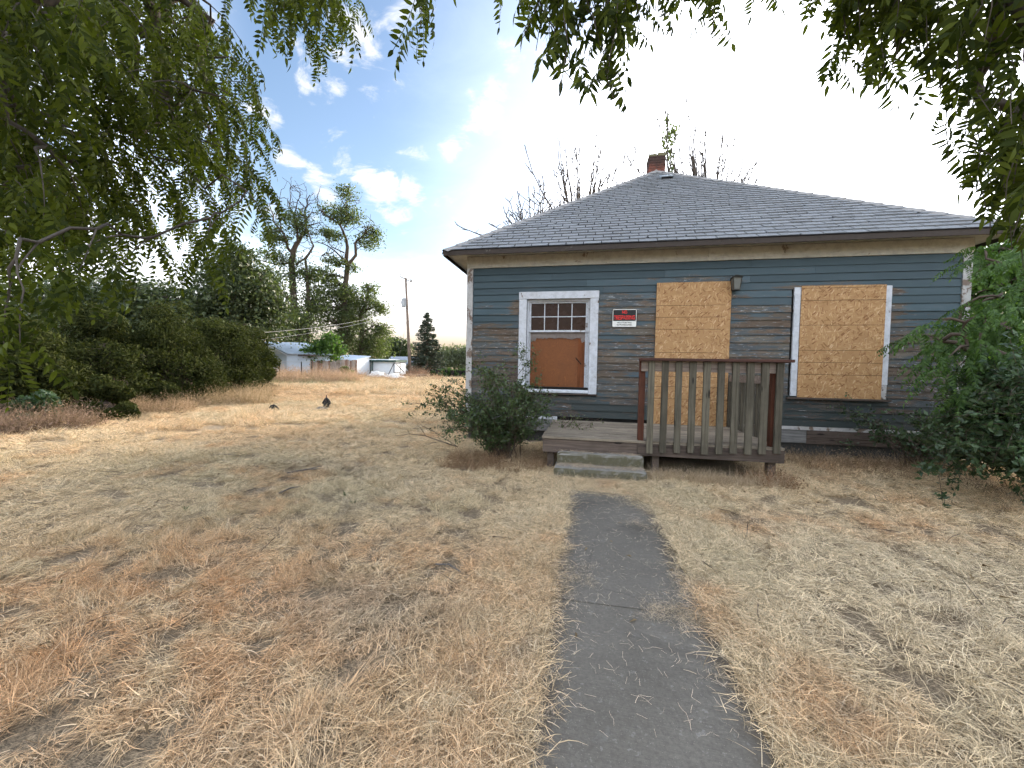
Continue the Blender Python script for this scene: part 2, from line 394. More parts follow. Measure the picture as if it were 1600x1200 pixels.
def concrete_mat(name, a, b2, moss=False, lines=False):
    m, g, b = mat(name, .92); P = g.pos()
    n1 = g.noise(P, 2.2, 5, .6); n2 = g.noise(P, 60, 4, .8); v = g.vor(P, 90)
    col = g.mix(n1, a, b2)
    col = g.mix(g.ramp(n2, .35, .7, 0, .45), col, tuple(x*.55 for x in a))
    col = g.mix(g.ramp(v, .16, .08, 0, .5), col, tuple(min(1, x*2.0) for x in b2))
    st = g.noise(P, 1.1, 5, .65, .6)
    col = g.mix(g.ramp(st, .52, .70, 0, .6), col, tuple(x*.38 for x in a))
    col = g.mix(g.ramp(g.noise(P, 3.4, 5, .7, .3), .62, .72, 0, .35), col, (.24, .23, .215))
    vc = N(g.t, 'ShaderNodeTexVoronoi', feature='DISTANCE_TO_EDGE'); g.put(vc.inputs['Vector'], g.vmath('ADD', g.mapping(P, (1, .55, 1)), g.comb(g.math('MULTIPLY', n2, .03), g.math('MULTIPLY', n1, .3), 0))); vc.inputs['Scale'].default_value = 1.05
    crk = g.math('MULTIPLY', g.ramp(vc.outputs['Distance'], .012, .004), g.ramp(g.noise(P, .8, 2), .42, .52))
    h = n2
    if lines:
        col = g.mix(g.math('MULTIPLY', crk, .22), col, (.02, .018, .015))
        sx = g.sep(P)[0]; ed = g.math('ADD', g.math('ABSOLUTE', g.math('SUBTRACT', sx, .27)), g.math('MULTIPLY', g.math('SUBTRACT', g.noise(P, 5, 5, .7), .5), .35))
        col = g.mix(g.ramp(ed, .30, .46, 0, .75), col, (.085, .065, .045))
        col = g.mix(g.ramp(g.noise(P, 26, 3, .8), .60, .68, 0, .4), col, (.30, .285, .26))
        br = g.noise(g.mapping(P, (1.5, 70, 1)), 2.2, 4, .7)
        h = g.math('ADD', g.math('MULTIPLY', n2, .5), br)
        col = g.mix(g.ramp(br, .35, .65, 0, .22), col, tuple(x*.6 for x in a))
    if moss:
        zz = g.sep(N(g.t, 'ShaderNodeNewGeometry').outputs['Normal'])[2]
        mk = g.math('MULTIPLY', g.ramp(zz, .6, .2), g.ramp(g.noise(P, 9, 5, .7), .25, .52))
        col = g.mix(mk, col, g.mix(n2, (.055, .052, .034), (.13, .12, .075)))
    L(g.t, col, b.inputs['Base Color']); L(g.t, g.bump(h, .5, .004), b.inputs['Normal'])
    return m
M_walk = concrete_mat('old_dark_concrete', (.110, .098, .080), (.215, .195, .165), lines=True)
M_step = concrete_mat('mossy_concrete', (.16, .155, .145), (.29, .28, .26), True)

def leaf_mat(name, a, bcol, trans=.35, rough=.5, tcol=None, spec=.25):
    m = bpy.data.materials.new(name); m.use_nodes = True; t = m.node_tree; t.nodes.clear(); g = G(t)
    P = g.pos(); n = g.noise(P, 1.2, 3, .5)
    at_ = N(t, 'ShaderNodeAttribute', attribute_name='v').outputs['Fac']
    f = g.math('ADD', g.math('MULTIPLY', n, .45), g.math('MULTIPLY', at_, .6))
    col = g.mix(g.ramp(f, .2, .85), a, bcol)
    p = N(t, 'ShaderNodeBsdfPrincipled'); L(t, col, p.inputs['Base Color']); p.inputs['Roughness'].default_value = rough
    p.inputs['Specular IOR Level'].default_value = spec
    tr = N(t, 'ShaderNodeBsdfTranslucent'); L(t, g.mix(1, col, tcol or (1.5, 1.7, .6), 'MULTIPLY'), tr.inputs[0])
    mx = N(t, 'ShaderNodeMixShader'); mx.inputs[0].default_value = trans
    L(t, p.outputs[0], mx.inputs[1]); L(t, tr.outputs[0], mx.inputs[2]); L(t, mx.outputs[0], N(t, 'ShaderNodeOutputMaterial').inputs[0])
    return m
M_walnut = leaf_mat('walnut_leaf', (.020, .030, .006), (.080, .098, .014), .34, .6, spec=.08)
M_bark = wood_mat('grey_bark', (.045, .037, .030), (.10, .085, .07), 'z', False, .95, .3)
M_yew = leaf_mat('dark_hedge_leaf', (.016, .022, .009), (.060, .068, .022), .15, .85, spec=.05)
M_locust = leaf_mat('locust_leaf', (.055, .075, .036), (.12, .145, .07), .42)
M_spruce = leaf_mat('spruce_needles', (.028, .042, .030), (.075, .095, .065), .1)
M_fargreen = leaf_mat('far_foliage', (.036, .052, .026), (.095, .118, .058), .25)
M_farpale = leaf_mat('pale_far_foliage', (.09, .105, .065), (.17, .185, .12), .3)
M_bright = leaf_mat('bright_green_leaf', (.035, .075, .018), (.085, .15, .040), .35)
M_bush = leaf_mat('privet_leaf', (.026, .046, .020), (.085, .125, .046), .25, .4, spec=.4)
M_dullbush = leaf_mat('dull_dark_leaf', (.020, .042, .018), (.062, .105, .045), .2, .4, spec=.4)
M_dryleaf = leaf_mat('dry_weed_leaf', (.12, .085, .05), (.30, .22, .12), .3, .8, (1.1, 1, .8), .1)
M_graybark = simple('pale_twig_bark', (.11, .098, .09), .9, .3, 6, .2)
M_brownbark = simple('brown_bark', (.085, .065, .05), .95, .35, 6, .5)

def straw_mat():
    m = bpy.data.materials.new('dry_grass_blade'); m.use_nodes = True; t = m.node_tree; t.nodes.clear(); g = G(t)
    tint = N(t, 'ShaderNodeAttribute', attribute_name='tint', attribute_type='INSTANCER').outputs['Color']
    v = N(t, 'ShaderNodeAttribute', attribute_name='v').outputs['Fac']
    k = g.ramp(v, 0, 1, .50, 1.45, False)
    col = g.mix(1, tint, g.comb(k, k, g.math('MULTIPLY', k, g.ramp(v, 0, 1, .85, 1.12, False))), 'MULTIPLY')
    d = N(t, 'ShaderNodeBsdfDiffuse'); L(t, col, d.inputs[0])
    tr = N(t, 'ShaderNodeBsdfTranslucent'); L(t, col, tr.inputs[0])
    mx = N(t, 'ShaderNodeMixShader'); mx.inputs[0].default_value = .3
    L(t, d.outputs[0], mx.inputs[1]); L(t, tr.outputs[0], mx.inputs[2]); L(t, mx.outputs[0], N(t, 'ShaderNodeOutputMaterial').inputs[0])
    return m
M_straw = straw_mat()
def lawn_mat():
    """dry blades; broad colour patches of the lawn come from where the blade stands"""
    m = bpy.data.materials.new('dry_lawn_blade'); m.use_nodes = True; t = m.node_tree; t.nodes.clear(); g = G(t)
    P = g.pos(); v = N(t, 'ShaderNodeAttribute', attribute_name='v').outputs['Fac']
    Pf = g.mapping(P, (1, 1, 0))
    n1 = g.noise(Pf, .8, 3, .55); n2 = g.noise(Pf, 2.4, 3, .6); n3 = g.noise(g.mapping(Pf, (1, 1, 1), (0, 0, 0), (31, 7, 0)), .45, 3, .5); n4 = g.noise(g.mapping(Pf, (1, 1, 1), (0, 0, 0), (3, 71, 0)), 1.6, 3, .6); n5 = g.noise(Pf, 7, 2, .6)
    def gau(cx, cy, rx, ry, amp):
        q = g.mapping(Pf, (1/rx, 1/ry, 0), (0, 0, 0), (-cx/rx, -cy/ry, 0)); return g.ramp(g.vmath('LENGTH', q, out=1), 1.7, .2, 0, amp)
    def mx(*a):
        o = a[0]
        for b_ in a[1:]: o = g.math('MAXIMUM', o, b_)
        return o
    rust = mx(g.ramp(n1, .52, .66, 0, .75), gau(-2.4, -5.5, 1.7, 1.0, 1.0), gau(-1.2, -4.7, 1.2, .5, .75), gau(-7, -.5, 3, .8, .4), gau(-14, 8, 8, 2.5, .5), gau(-.5, -5.6, .35, 1.2, .6))
    rust = g.math('MULTIPLY', rust, g.ramp(g.math('ADD', g.math('MULTIPLY', n2, .6), g.math('MULTIPLY', n5, .4)), .36, .58, .15, 1))
    pale = mx(g.ramp(n2, .50, .64, 0, .6), gau(2.6, -4.2, 2.0, 1.1, .9), gau(-3.2, -3.0, 2.4, 1.0, .5), gau(.9, -2.9, 1.5, .7, .6))
    olive = mx(g.ramp(n3, .52, .66, 0, .55), gau(-4.8, -2.9, 1.8, .8, .7), gau(2.6, -5.6, 1.5, .5, .5))
    grey = mx(g.ramp(n4, .60, .70, 0, .6), gau(-1.2, -5.2, .5, .3, .5), gau(-3.5, -2.6, .8, .35, .35), gau(2.2, -5.7, .8, .3, .35))
    c = g.mix(pale, LC['tan'], LC['pale']); c = g.mix(olive, c, LC['olive']); c = g.mix(rust, c, LC['rust']); c = g.mix(grey, c, LC['grey'])
    k = g.ramp(v, 0, 1, .26, 1.36, False)  # wide blade tone spread puts shadow and highlight contrast into the colour
    col = g.mix(1, c, g.comb(k, k, k), 'MULTIPLY')
    col = g.mix(g.ramp(v, .90, .91, 0, .6), col, (.72, .62, .46))
    d = N(t, 'ShaderNodeBsdfDiffuse'); L(t, col, d.inputs[0])
    tr = N(t, 'ShaderNodeBsdfTranslucent'); L(t, col, tr.inputs[0])
    mxs = N(t, 'ShaderNodeMixShader'); mxs.inputs[0].default_value = .14
    L(t, d.outputs[0], mxs.inputs[1]); L(t, tr.outputs[0], mxs.inputs[2]); L(t, mxs.outputs[0], N(t, 'ShaderNodeOutputMaterial').inputs[0])
    return m
LC = dict(pale=(.86, .71, .48), tan=(.83, .64, .40), rust=(.78, .475, .25), grey=(.42, .34, .25), olive=(.68, .57, .36))
M_lawn = lawn_mat()

# ------------------------------------------------------------------ terrain
def gz(x, y):
    x = np.asarray(x, dtype=float); y = np.asarray(y, dtype=float)
    d = np.hypot(x-CAM.x, y-CAM.y)
    base = .55*sm(d, 12, 42)
    b = (fbm(x, y, .35, 1)-.5)*.10 + (fbm(x, y, 1.6, 4, 3)-.5)*.035*(1-sm(d, 12, 25)) + (fbm(x, y, 5, 2, 2)-.5)*.012*(1-sm(d, 5, 9))
    onp = (1-sm(np.abs(x-.28), .44, .75))*(1-sm(y, -2.75, -2.3))
    near_house = 1-sm(np.hypot(np.clip(np.abs(x-1.74)-4.2, 0, None), np.clip(np.abs(y-4)-5.5, 0, None)), 0, 1.5)
    b = b*(1-onp)*(1-.7*near_house) - .035*onp*(np.abs(x-.28) < .46)
    return base + b
def G0(p): return float(gz(p[0], p[1]))
def warp(n, near, far, c):
    t = np.linspace(-1, 1, n); return c + near*t + (far-near)*np.sign(t)*np.abs(t)**6
gx = warp(420, 11, 700, -1); gy = warp(420, 11, 700, -3)
X, Y = np.meshgrid(gx, gy); Z = gz(X, Y)
V = np.stack([X.ravel(), Y.ravel(), Z.ravel()], 1)
i = np.arange(420*420).reshape(420, 420)
F = np.stack([i[:-1, :-1].ravel(), i[:-1, 1:].ravel(), i[1:, 1:].ravel(), i[1:, :-1].ravel()], 1)
def ground_mat():
    m, g, b = mat('dry_lawn_soil', .95); P = g.pos()
    a = g.noise(P, .45, 4, .6); c2 = g.noise(P, 2.3, 6, .7); f = g.noise(g.mapping(P, (1, 1, 1)), 45, 5, .75); st = g.noise(g.mapping(P, (2, 9, 1), (0, 0, .3)), 6, 5, .7)
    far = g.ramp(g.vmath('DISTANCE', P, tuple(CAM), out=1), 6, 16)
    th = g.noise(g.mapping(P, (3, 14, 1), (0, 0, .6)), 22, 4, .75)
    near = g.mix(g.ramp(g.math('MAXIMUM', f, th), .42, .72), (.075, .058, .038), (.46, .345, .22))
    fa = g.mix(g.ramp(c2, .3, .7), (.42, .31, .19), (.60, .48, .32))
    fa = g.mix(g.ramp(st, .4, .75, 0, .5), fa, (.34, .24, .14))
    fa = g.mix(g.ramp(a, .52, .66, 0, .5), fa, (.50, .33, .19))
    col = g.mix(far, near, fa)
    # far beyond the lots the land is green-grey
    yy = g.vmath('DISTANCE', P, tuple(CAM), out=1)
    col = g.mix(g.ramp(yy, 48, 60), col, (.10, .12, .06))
    L(g.t, col, b.inputs['Base Color']); L(g.t, g.bump(f, .8, .02), b.inputs['Normal'])
    return m
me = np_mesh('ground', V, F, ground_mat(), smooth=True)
tag(link('ground', me), 'wide dry mown lawn of straw coloured grass sloping up to far lots', kind='structure')

# path: two poured slabs with a recessed joint and ragged ends
path = empty('path', (0, 0, 0)); tag(path, 'narrow dark grey concrete footpath leading to the porch steps', kind='structure')
def slab(y0, y1, seed):
    r = random.Random(seed); n = 14; b = MB(); top = []; 
    xs = []
    L_, R_ = [], []
    for k in range(n+1):
        y = y0+(y1-y0)*k/n
        e = pn(Vector((y*2.3, seed, 0)))*.015
        cut = .18*max(0, (y+3.05)/.3) if y > -3.05 else 0
        L_.append((-.155+e, y, 0.012)); R_.append((.70+pn(Vector((y*2.7, seed, 5)))*.02-cut, y, .012))
    nn = n+1
    vs = L_+R_+[(x, y, -.08) for x, y, _ in L_]+[(x, y, -.08) for x, y, _ in R_]
    fs = []
    for k in range(n):
        fs += [(k, nn+k, nn+k+1, k+1), (k, k+1, 2*nn+k+1, 2*nn+k), (nn+k, 3*nn+k, 3*nn+k+1, nn+k+1)]
    fs += [(0, 2*nn, 3*nn, nn), (n, nn+n, 3*nn+n, 2*nn+n)]
    b.add(vs, fs).build('slab', M_walk, path)
slab(-9.6, -4.882, 3); slab(-4.87, -2.72, 8)

# ------------------------------------------------------------------ scatter (geometry nodes)
def source_collection(name, meshes):
    c = bpy.data.collections.new(name)
    for i, me in enumerate(meshes):
        o = bpy.data.objects.new(f'{name}_{chr(97+i)}', me); c.objects.link(o)
    return c
def scatter(name, P, rot, scl, tint, idx, coll, label, kind='stuff', parent=None):
    me = bpy.data.meshes.new(name); n = len(P)
    me.vertices.add(n); me.vertices.foreach_set('co', np.ascontiguousarray(P, dtype=np.float32).ravel())
    for nm, ty, fld, dat in (('rot', 'FLOAT_VECTOR', 'vector', rot), ('scl', 'FLOAT', 'value', scl), ('tint', 'FLOAT_COLOR', 'color', tint), ('idx', 'INT', 'value', idx)):
        a = me.attributes.new(nm, ty, 'POINT'); a.data.foreach_set(fld, np.ascontiguousarray(dat, dtype=np.int32 if ty == 'INT' else np.float32).ravel())
    ng = bpy.data.node_groups.new(name+'_nodes', 'GeometryNodeTree')
    ng.interface.new_socket('Geometry', in_out='INPUT', socket_type='NodeSocketGeometry')
    ng.interface.new_socket('Geometry', in_out='OUTPUT', socket_type='NodeSocketGeometry')
    gi = ng.nodes.new('NodeGroupInput'); go = ng.nodes.new('NodeGroupOutput')
    ip = ng.nodes.new('GeometryNodeInstanceOnPoints'); ci = ng.nodes.new('GeometryNodeCollectionInfo')
    ci.inputs['Collection'].default_value = coll; ci.inputs['Separate Children'].default_value = True; ci.inputs['Reset Children'].default_value = True
    def na(nm, ty):
        n_ = ng.nodes.new('GeometryNodeInputNamedAttribute'); n_.data_type = ty; n_.inputs['Name'].default_value = nm
        return n_.outputs['Attribute']
    ng.links.new(gi.outputs[0], ip.inputs['Points']); ng.links.new(ci.outputs[0], ip.inputs['Instance'])
    ip.inputs['Pick Instance'].default_value = True
    ng.links.new(na('idx', 'INT'), ip.inputs['Instance Index'])
    e2r = ng.nodes.new('FunctionNodeEulerToRotation'); ng.links.new(na('rot', 'FLOAT_VECTOR'), e2r.inputs[0]); ng.links.new(e2r.outputs[0], ip.inputs['Rotation'])
    ng.links.new(na('scl', 'FLOAT'), ip.inputs['Scale']); ng.links.new(ip.outputs[0], go.inputs[0])
    o = link(name, me, parent); md = o.modifiers.new('scatter', 'NODES'); md.node_group = ng
    return tag(o, label, kind=kind)

def clump(nb, spread, length, up, width, curl, seed):
    """nb narrow bent blades; up = 0 lying, 1 upright"""
    r = np.random.default_rng(seed); V = []; F = []; A = []; k = 0
    main = r.uniform(0, 6.28)
    for _ in range(nb):
        ox, oy = r.normal(0, spread, 2); l = length*r.uniform(.45, 1.25)
        an = main+r.normal(0, 1.0); el = np.clip(up+r.normal(0, .22), -.03, 1.45)
        d = np.array([math.cos(an)*math.cos(el), math.sin(an)*math.cos(el), math.sin(el)])
        sd_ = np.array([-math.sin(an), math.cos(an), r.normal(0, .6)]); sd_ /= np.linalg.norm(sd_)
        p = np.array([ox, oy, r.uniform(0, .02) if up > .5 else r.uniform(0, .05)]); w = width*r.uniform(.6, 1.3); col = r.random()
        cv = r.normal(0, curl); drop = curl*r.uniform(.2, 1.4)
        n = 3
        for i_ in range(n+1):
            ww = w*(1-.8*(i_/n)**1.5)
            V += [p-sd_*ww/2, p+sd_*ww/2]; A += [col, col]
            d = d+np.array([-math.sin(an), math.cos(an), 0])*cv*.5-np.array([0, 0, drop*.5]); d /= np.linalg.norm(d)
            p = p+d*l/n; p[2] = max(p[2], .002)
        for i_ in range(n): F.append([k+2*i_, k+2*i_+1, k+2*i_+3, k+2*i_+2])
        k += 2*(n+1)
    return np_mesh('blades', np.array(V), np.array(F), M_straw, np.array(A))
def patch(size, nb, length, up, seed, width=.0024, groups=60):
    """a square piece of lawn: nb bent blades in swirling groups"""
    r = np.random.default_rng(seed)
    gc = r.uniform(-size/2, size/2, (groups, 2)); ga = r.uniform(0, 6.28, groups); gu = r.normal(0, .22, groups)
    k = r.integers(0, groups, nb); o = gc[k]+r.normal(0, size*.075, (nb, 2)); o = np.where(r.random((nb, 1)) < .93, (o+size/2) % size-size/2, o*1.12)
    an = ga[k]+r.normal(0, .75, nb); el = np.clip(up+gu[k]+r.normal(0, .25, nb), -.02, 1.4); l = length*r.uniform(.4, 1.3, nb)*(1+.8*(r.random(nb) > .96))
    p = np.stack([o[:, 0], o[:, 1], r.uniform(0, .028 if up < .5 else .015, nb)], 1)
    d = np.stack([np.cos(an)*np.cos(el), np.sin(an)*np.cos(el), np.sin(el)], 1); hz_ = np.stack([-np.sin(an), np.cos(an), np.zeros(nb)], 1)
    sd_ = hz_+np.stack([np.zeros(nb), np.zeros(nb), r.normal(0, .6, nb)], 1); sd_ /= np.linalg.norm(sd_, axis=1)[:, None]
    w = width*r.uniform(.55, 1.25, nb)*(1+.5*(r.random(nb) > .93)); cv = r.normal(0, .30, nb); dr = r.uniform(.08, .55, nb); V = []
    for q in range(4):
        ww = (w*(1-.8*(q/3)**1.5))[:, None]; V += [p-sd_*ww/2, p+sd_*ww/2]
        d = d+hz_*(cv*.5)[:, None]-np.array([0, 0, 1])*(dr*.5)[:, None]; d /= np.linalg.norm(d, axis=1)[:, None]; p = p+d*(l/3)[:, None]; p[:, 2] = np.maximum(p[:, 2], .002)
    V = np.stack(V, 1).reshape(-1, 3); base = np.arange(nb)[:, None]*8
    F = np.concatenate([base+np.array([2*q, 2*q+1, 2*q+3, 2*q+2]) for q in range(3)])
    return np_mesh('lawn_patch', V, F, M_lawn, np.repeat(r.random(nb), 8))
p_flat = [patch(.5, 3600, .085, .13, s_) for s_ in range(5)]
p_mid = [patch(.5, 3600, .080, .34, 10+s_) for s_ in range(5)]
p_tuft = [patch(.5, 3700, .095, .62, 20+s_, .0023, 34) for s_ in range(4)]
p_thin = [patch(.5, 2900, .080, .12, 30+s_) for s_ in range(3)]
edge_cl = [clump(46, .05, .085, .30, .0024, .3, s_) for s_ in range(6)]
for me_ in edge_cl: me_.materials.clear(); me_.materials.append(M_lawn)
patch_col = source_collection('lawn_patches', p_flat+p_mid+p_tuft+p_thin); edge_col = source_collection('lawn_clumps', edge_cl)
mats_l = [clump(46, .07, .10, .12, .0020, .2, s_) for s_ in range(3)]
def blocked(x, y, e=0.0):
    onpath = (x > -.175+e) & (x < .715-e) & (y < -2.78); corner = (x > .45) & (y > -3.1) & (y < -2.6) & (x < .7)
    house_ = (x > -2.25) & (x < 5.75) & (y > .02); deck_ = (x > -.5) & (x < 2.35) & (y > -1.75); steps_ = (x > -.36) & (x < .79) & (y > -2.25)
    return (onpath & ~corner) | house_ | deck_ | steps_
def near_edge(x, y, m_):
    h = m_
    pth = (x > -.175-h) & (x < .715+h) & (y < -2.6+h); hs = (x > -2.25-h) & (x < 5.75+h) & (y > .02-h) & (y < 9.2); dk = (x > -.55-h) & (x < 2.4+h) & (y > -1.8-h) & (y < .5)
    stp_ = (x > -.37-h) & (x < .80+h) & (y > -2.26-h) & (y < -1)
    return pth | hs | dk | stp_
def sector(n, d0, d1, seed, amin=-68, amax=46):
    r = np.random.default_rng(seed)
    d = np.sqrt(r.uniform(d0*d0, d1*d1, n)); a = np.radians(r.uniform(amin, amax, n))
    return CAM.x+d*np.sin(a), CAM.y+d*np.cos(a)
rows_ = []
def tile(cell, d0, d1, scale, keep=1.0, over=1.0):
    r = np.random.default_rng(int(d1*10)); n_ = int(d1/cell)+2
    ix, iy = np.meshgrid(np.arange(-n_, n_), np.arange(-n_, n_)); x = CAM.x+(ix.ravel()+.5)*cell+r.normal(0, cell*.06, ix.size); y = CAM.y+(iy.ravel()+.5)*cell+r.normal(0, cell*.06, ix.size)
    d = np.hypot(x-CAM.x, y-CAM.y); a = np.degrees(np.arctan2(x-CAM.x, y-CAM.y)); mg = np.degrees(np.arctan(cell*1.6/np.maximum(d, .2)))
    k = (d >= d0) & (d < d1) & (a > -74-mg) & (a < 50+mg) & ~near_edge(x, y, cell*.42); x, y = x[k], y[k]
    ru = fbm(x, y, .8, 11); tf = sm(ru, .45, .62)*.75+.75*np.exp(-(((x+2.2)/1.5)**2+((y+5.5)/1)**2))+.4*np.exp(-(((x-2.6)/1.8)**2+((y+4.1)/.9)**2)); gr_ = sm(fbm(x, y, 1.1, 23), .54, .66)
    u = r.random(len(x)); idx = np.where(u < tf*.55, r.integers(10, 14, len(x)), np.where(u < .30+tf*.5, r.integers(5, 10, len(x)), r.integers(0, 5, len(x))))
    idx = np.where(r.random(len(x)) < gr_*.4, r.integers(14, 17, len(x)), idx)
    e_ = .12*cell; z0 = gz(x, y); gx_ = (gz(x+e_, y)-gz(x-e_, y))/(2*e_); gy_ = (gz(x, y+e_)-gz(x, y-e_))/(2*e_)
    for q in range(len(x)):
        nrm = Vector((-gx_[q], -gy_[q], 1)).normalized(); yaw_ = r.integers(0, 4)*math.pi/2+r.normal(0, .12)
        eu = (nrm.to_track_quat('Z', 'Y').to_matrix() @ Matrix.Rotation(yaw_, 3, 'Z')).to_euler()
        rows_.append((x[q], y[q], z0[q]+.004*scale, eu.x, eu.y, eu.z, scale*r.uniform(.97, 1.08), idx[q]))
tile(.5, 0, 5.5, 1.0); tile(.62, 5.5, 10, 1.27); tile(1.0, 10, 19, 2.05); tile(1.7, 19, 46, 3.45)
rr_ = np.array(rows_); n_ = len(rr_)
scatter('dry_grass', rr_[:, :3], rr_[:, 3:6], rr_[:, 6], np.ones((n_, 4)), rr_[:, 7], patch_col, 'dry mown straw coloured grass covering the whole lot')
# small clumps fill the strips beside the path, the porch and the house
r = np.random.default_rng(12); N_ = 26000
x = np.concatenate([r.uniform(-.75, 1.3, 15000), r.uniform(-2.8, 6.4, 11000)]); y = np.concatenate([r.uniform(-6.9, -2.0, 15000), r.uniform(-2.75, .3, 11000)])
d = np.hypot(x-CAM.x, y-CAM.y); k = near_edge(x, y, .46) & ~blocked(x, y) & (d > .7) & (r.random(len(x)) < .8)
x, y = x[k], y[k]; n_ = len(x)
scatter('path_side_grass', np.stack([x, y, gz(x, y)-.004], 1), np.stack([r.normal(0, .1, n_), r.normal(0, .1, n_), r.uniform(0, 6.28, n_)], 1), r.uniform(.7, 1.2, n_), np.ones((n_, 4)), r.integers(0, 6, n_), edge_col, 'dry grass edging the concrete path and the porch')

# ------------------------------------------------------------------ straw fallen on the path and steps
def single(l, w, seed):
    r = np.random.default_rng(seed); V = []; F = []; A = []
    for k in range(2 if seed % 2 else 1):
        p = np.array([0., 0, .0035+.002*k]); a = r.uniform(0, 6.28); cv = r.normal(0, .12)
        for i_ in range(4):
            s_ = np.array([-math.sin(a), math.cos(a), 0])*w/2
            V += [p-s_, p+s_]; A += [.8, .8]; p = p+np.array([math.cos(a), math.sin(a), r.uniform(-.05, .12)])*l/3; a += cv
        F += [[8*k+2*i_, 8*k+2*i_+1, 8*k+2*i_+3, 8*k+2*i_+2] for i_ in range(3)]
    return np_mesh('straw', np.array(V), np.array(F), M_straw, np.array(A))
straw_col = source_collection('loose_straws', [single(.042, .0013, s) for s in range(6)]+mats_l)
r = np.random.default_rng(55)
xs = r.uniform(-.15, .70, 620); ys = -2.8-2.9*r.random(620)**1.3; ix = r.integers(0, 6, 620); zz_ = np.full(620, .0135); ss = r.uniform(.5, 1.2, 620)
ex = []
for cx, cy, rx, ry, n in ((-.13, -4.75, .10, .10, 26), (-.10, -4.6, .10, .14, 18), (.62, -4.88, .12, .07, 30), (.50, -4.88, .09, .05, 16), (.66, -4.6, .05, .15, 14), (.60, -3.6, .08, .05, 8), (.66, -3.2, .08, .3, 26), (.2, -2.76, .45, .06, 60), (.6, -2.85, .12, .1, 26), (.72, -4.2, .05, .5, 26), (-.17, -4.0, .03, .9, 50), (-.18, -5.5, .03, .5, 24)):
    for _ in range(n): ex.append((r.normal(cx, rx), r.normal(cy, ry), .012, r.integers(6, 9), r.uniform(.35, .6)))
for _ in range(70): ex.append((r.uniform(-.34, .76), r.uniform(-2.2, -2.05), .143, r.integers(6, 9), r.uniform(.35, .7)))
for _ in range(50): ex.append((r.uniform(-.30, .74), r.uniform(-1.99, -1.92), .293, r.integers(6, 9), r.uniform(.2, .45)))
for _ in range(160): ex.append((r.uniform(-.34, .76), r.uniform(-2.2, -1.92), .144, r.integers(0, 6), r.uniform(.5, 1)))
for _ in range(90): ex.append((r.uniform(-.45, .70), r.uniform(-1.8, -.2), .477, r.integers(0, 6), r.uniform(.4, 1)))
ex = np.array([e for e in ex if not (e[2] == .144 and e[1] > -2.0)])
P = np.concatenate([np.stack([xs, ys, zz_], 1), ex[:, :3]]); n = len(P)
tn = np.tile(np.array([.62, .50, .35, 1]), (n, 1)); tn[:, :3] *= r.uniform(.6, 1.2, (n, 1))
scatter('loose_straw', P, np.stack([np.zeros(n), np.zeros(n), r.uniform(0, 6.28, n)], 1), np.concatenate([ss, ex[:, 4]]), tn, np.concatenate([ix, ex[:, 3]]), straw_col, 'loose straws scattered on the concrete path and porch steps')

def litter_mesh(kind, seed):
    r = np.random.default_rng(seed)
    if kind == 'leaf':
        L_ = .05; V = np.array([[-L_/2, 0, .004], [-.01, -.009, .010], [L_/2, 0, .002], [.01, .010, .012]]); V[:, 2] += r.uniform(0, .006, 4); F = np.array([[0, 1, 2, 3]]); return np_mesh('litter', V, F, M_dryleaf, np.full(4, r.random()))
    b = MB(); L_ = r.uniform(.06, .16); b.tube([(-L_, 0, .006), (0, r.uniform(-.01, .01), .012), (L_, r.uniform(-.02, .02), .008)], [.0026, .0024, .0014], 4)
    me = bpy.data.meshes.new('litter'); me.from_pydata(b.v, [], b.f); me.materials.append(M_brownbark); return me
lit_col = source_collection('litter', [litter_mesh('leaf', q) for q in range(5)]+[litter_mesh('twig', q) for q in range(4)])
r = np.random.default_rng(91); x, y = sector(2600, .9, 15, 92); k = ~blocked(x, y) | ((np.abs(x-.27) < .4) & (y < -2.8) & (r.random(len(x)) < .35)); x, y = x[k], y[k]; n_ = len(x); ix = np.where(r.random(n_) < .82, r.integers(0, 5, n_), r.integers(5, 9, n_))
onp = (np.abs(x-.27) < .44) & (y < -2.75)
scatter('leaf_litter', np.stack([x, y, np.where(onp, .012, gz(x, y)+.03+.02*r.random(n_))], 1), np.stack([r.normal(0, .25, n_)*~onp, r.normal(0, .25, n_)*~onp, r.uniform(0, 6.28, n_)], 1), r.uniform(.5, 1.2, n_), np.ones((n_, 4)), ix, lit_col, 'brown fallen leaves and twigs scattered over the dry grass')

# ------------------------------------------------------------------ house
X0, X1 = -2.275, 5.755; DEPTH = 9.0; ZT = 3.30; ZF = 3.52
house = empty('house', (1.74, 0, 0), 'abandoned single storey clapboard house with peeling blue paint and boarded openings', 'house')
hx, hy = -1.74, 0
def H(b, name, mt, parent=None, **kw):
    """build with world coordinates under the house or one of its parts"""
    par = parent or house
    o = b.build(name, mt, par, **kw)
    if par is house: o.location = (-1.74, 0, 0)
    return o
WX0, WX1, WZ0, WZ1 = -1.105, .05, 1.08, 2.70      # window opening
w = MB()
w.box((X0+.02, .012, .25), (WX0, .16, ZF)).box((WX1, .012, .25), (X1-.02, .16, ZF)).box((WX0, .012, .25), (WX1, .16, WZ0)).box((WX0, .012, WZ1), (WX1, .16, ZF))
w.box((X0+.02, .162, .25), (X1-.02, DEPTH, ZF))
wall = H(w, 'wall', M_dark)
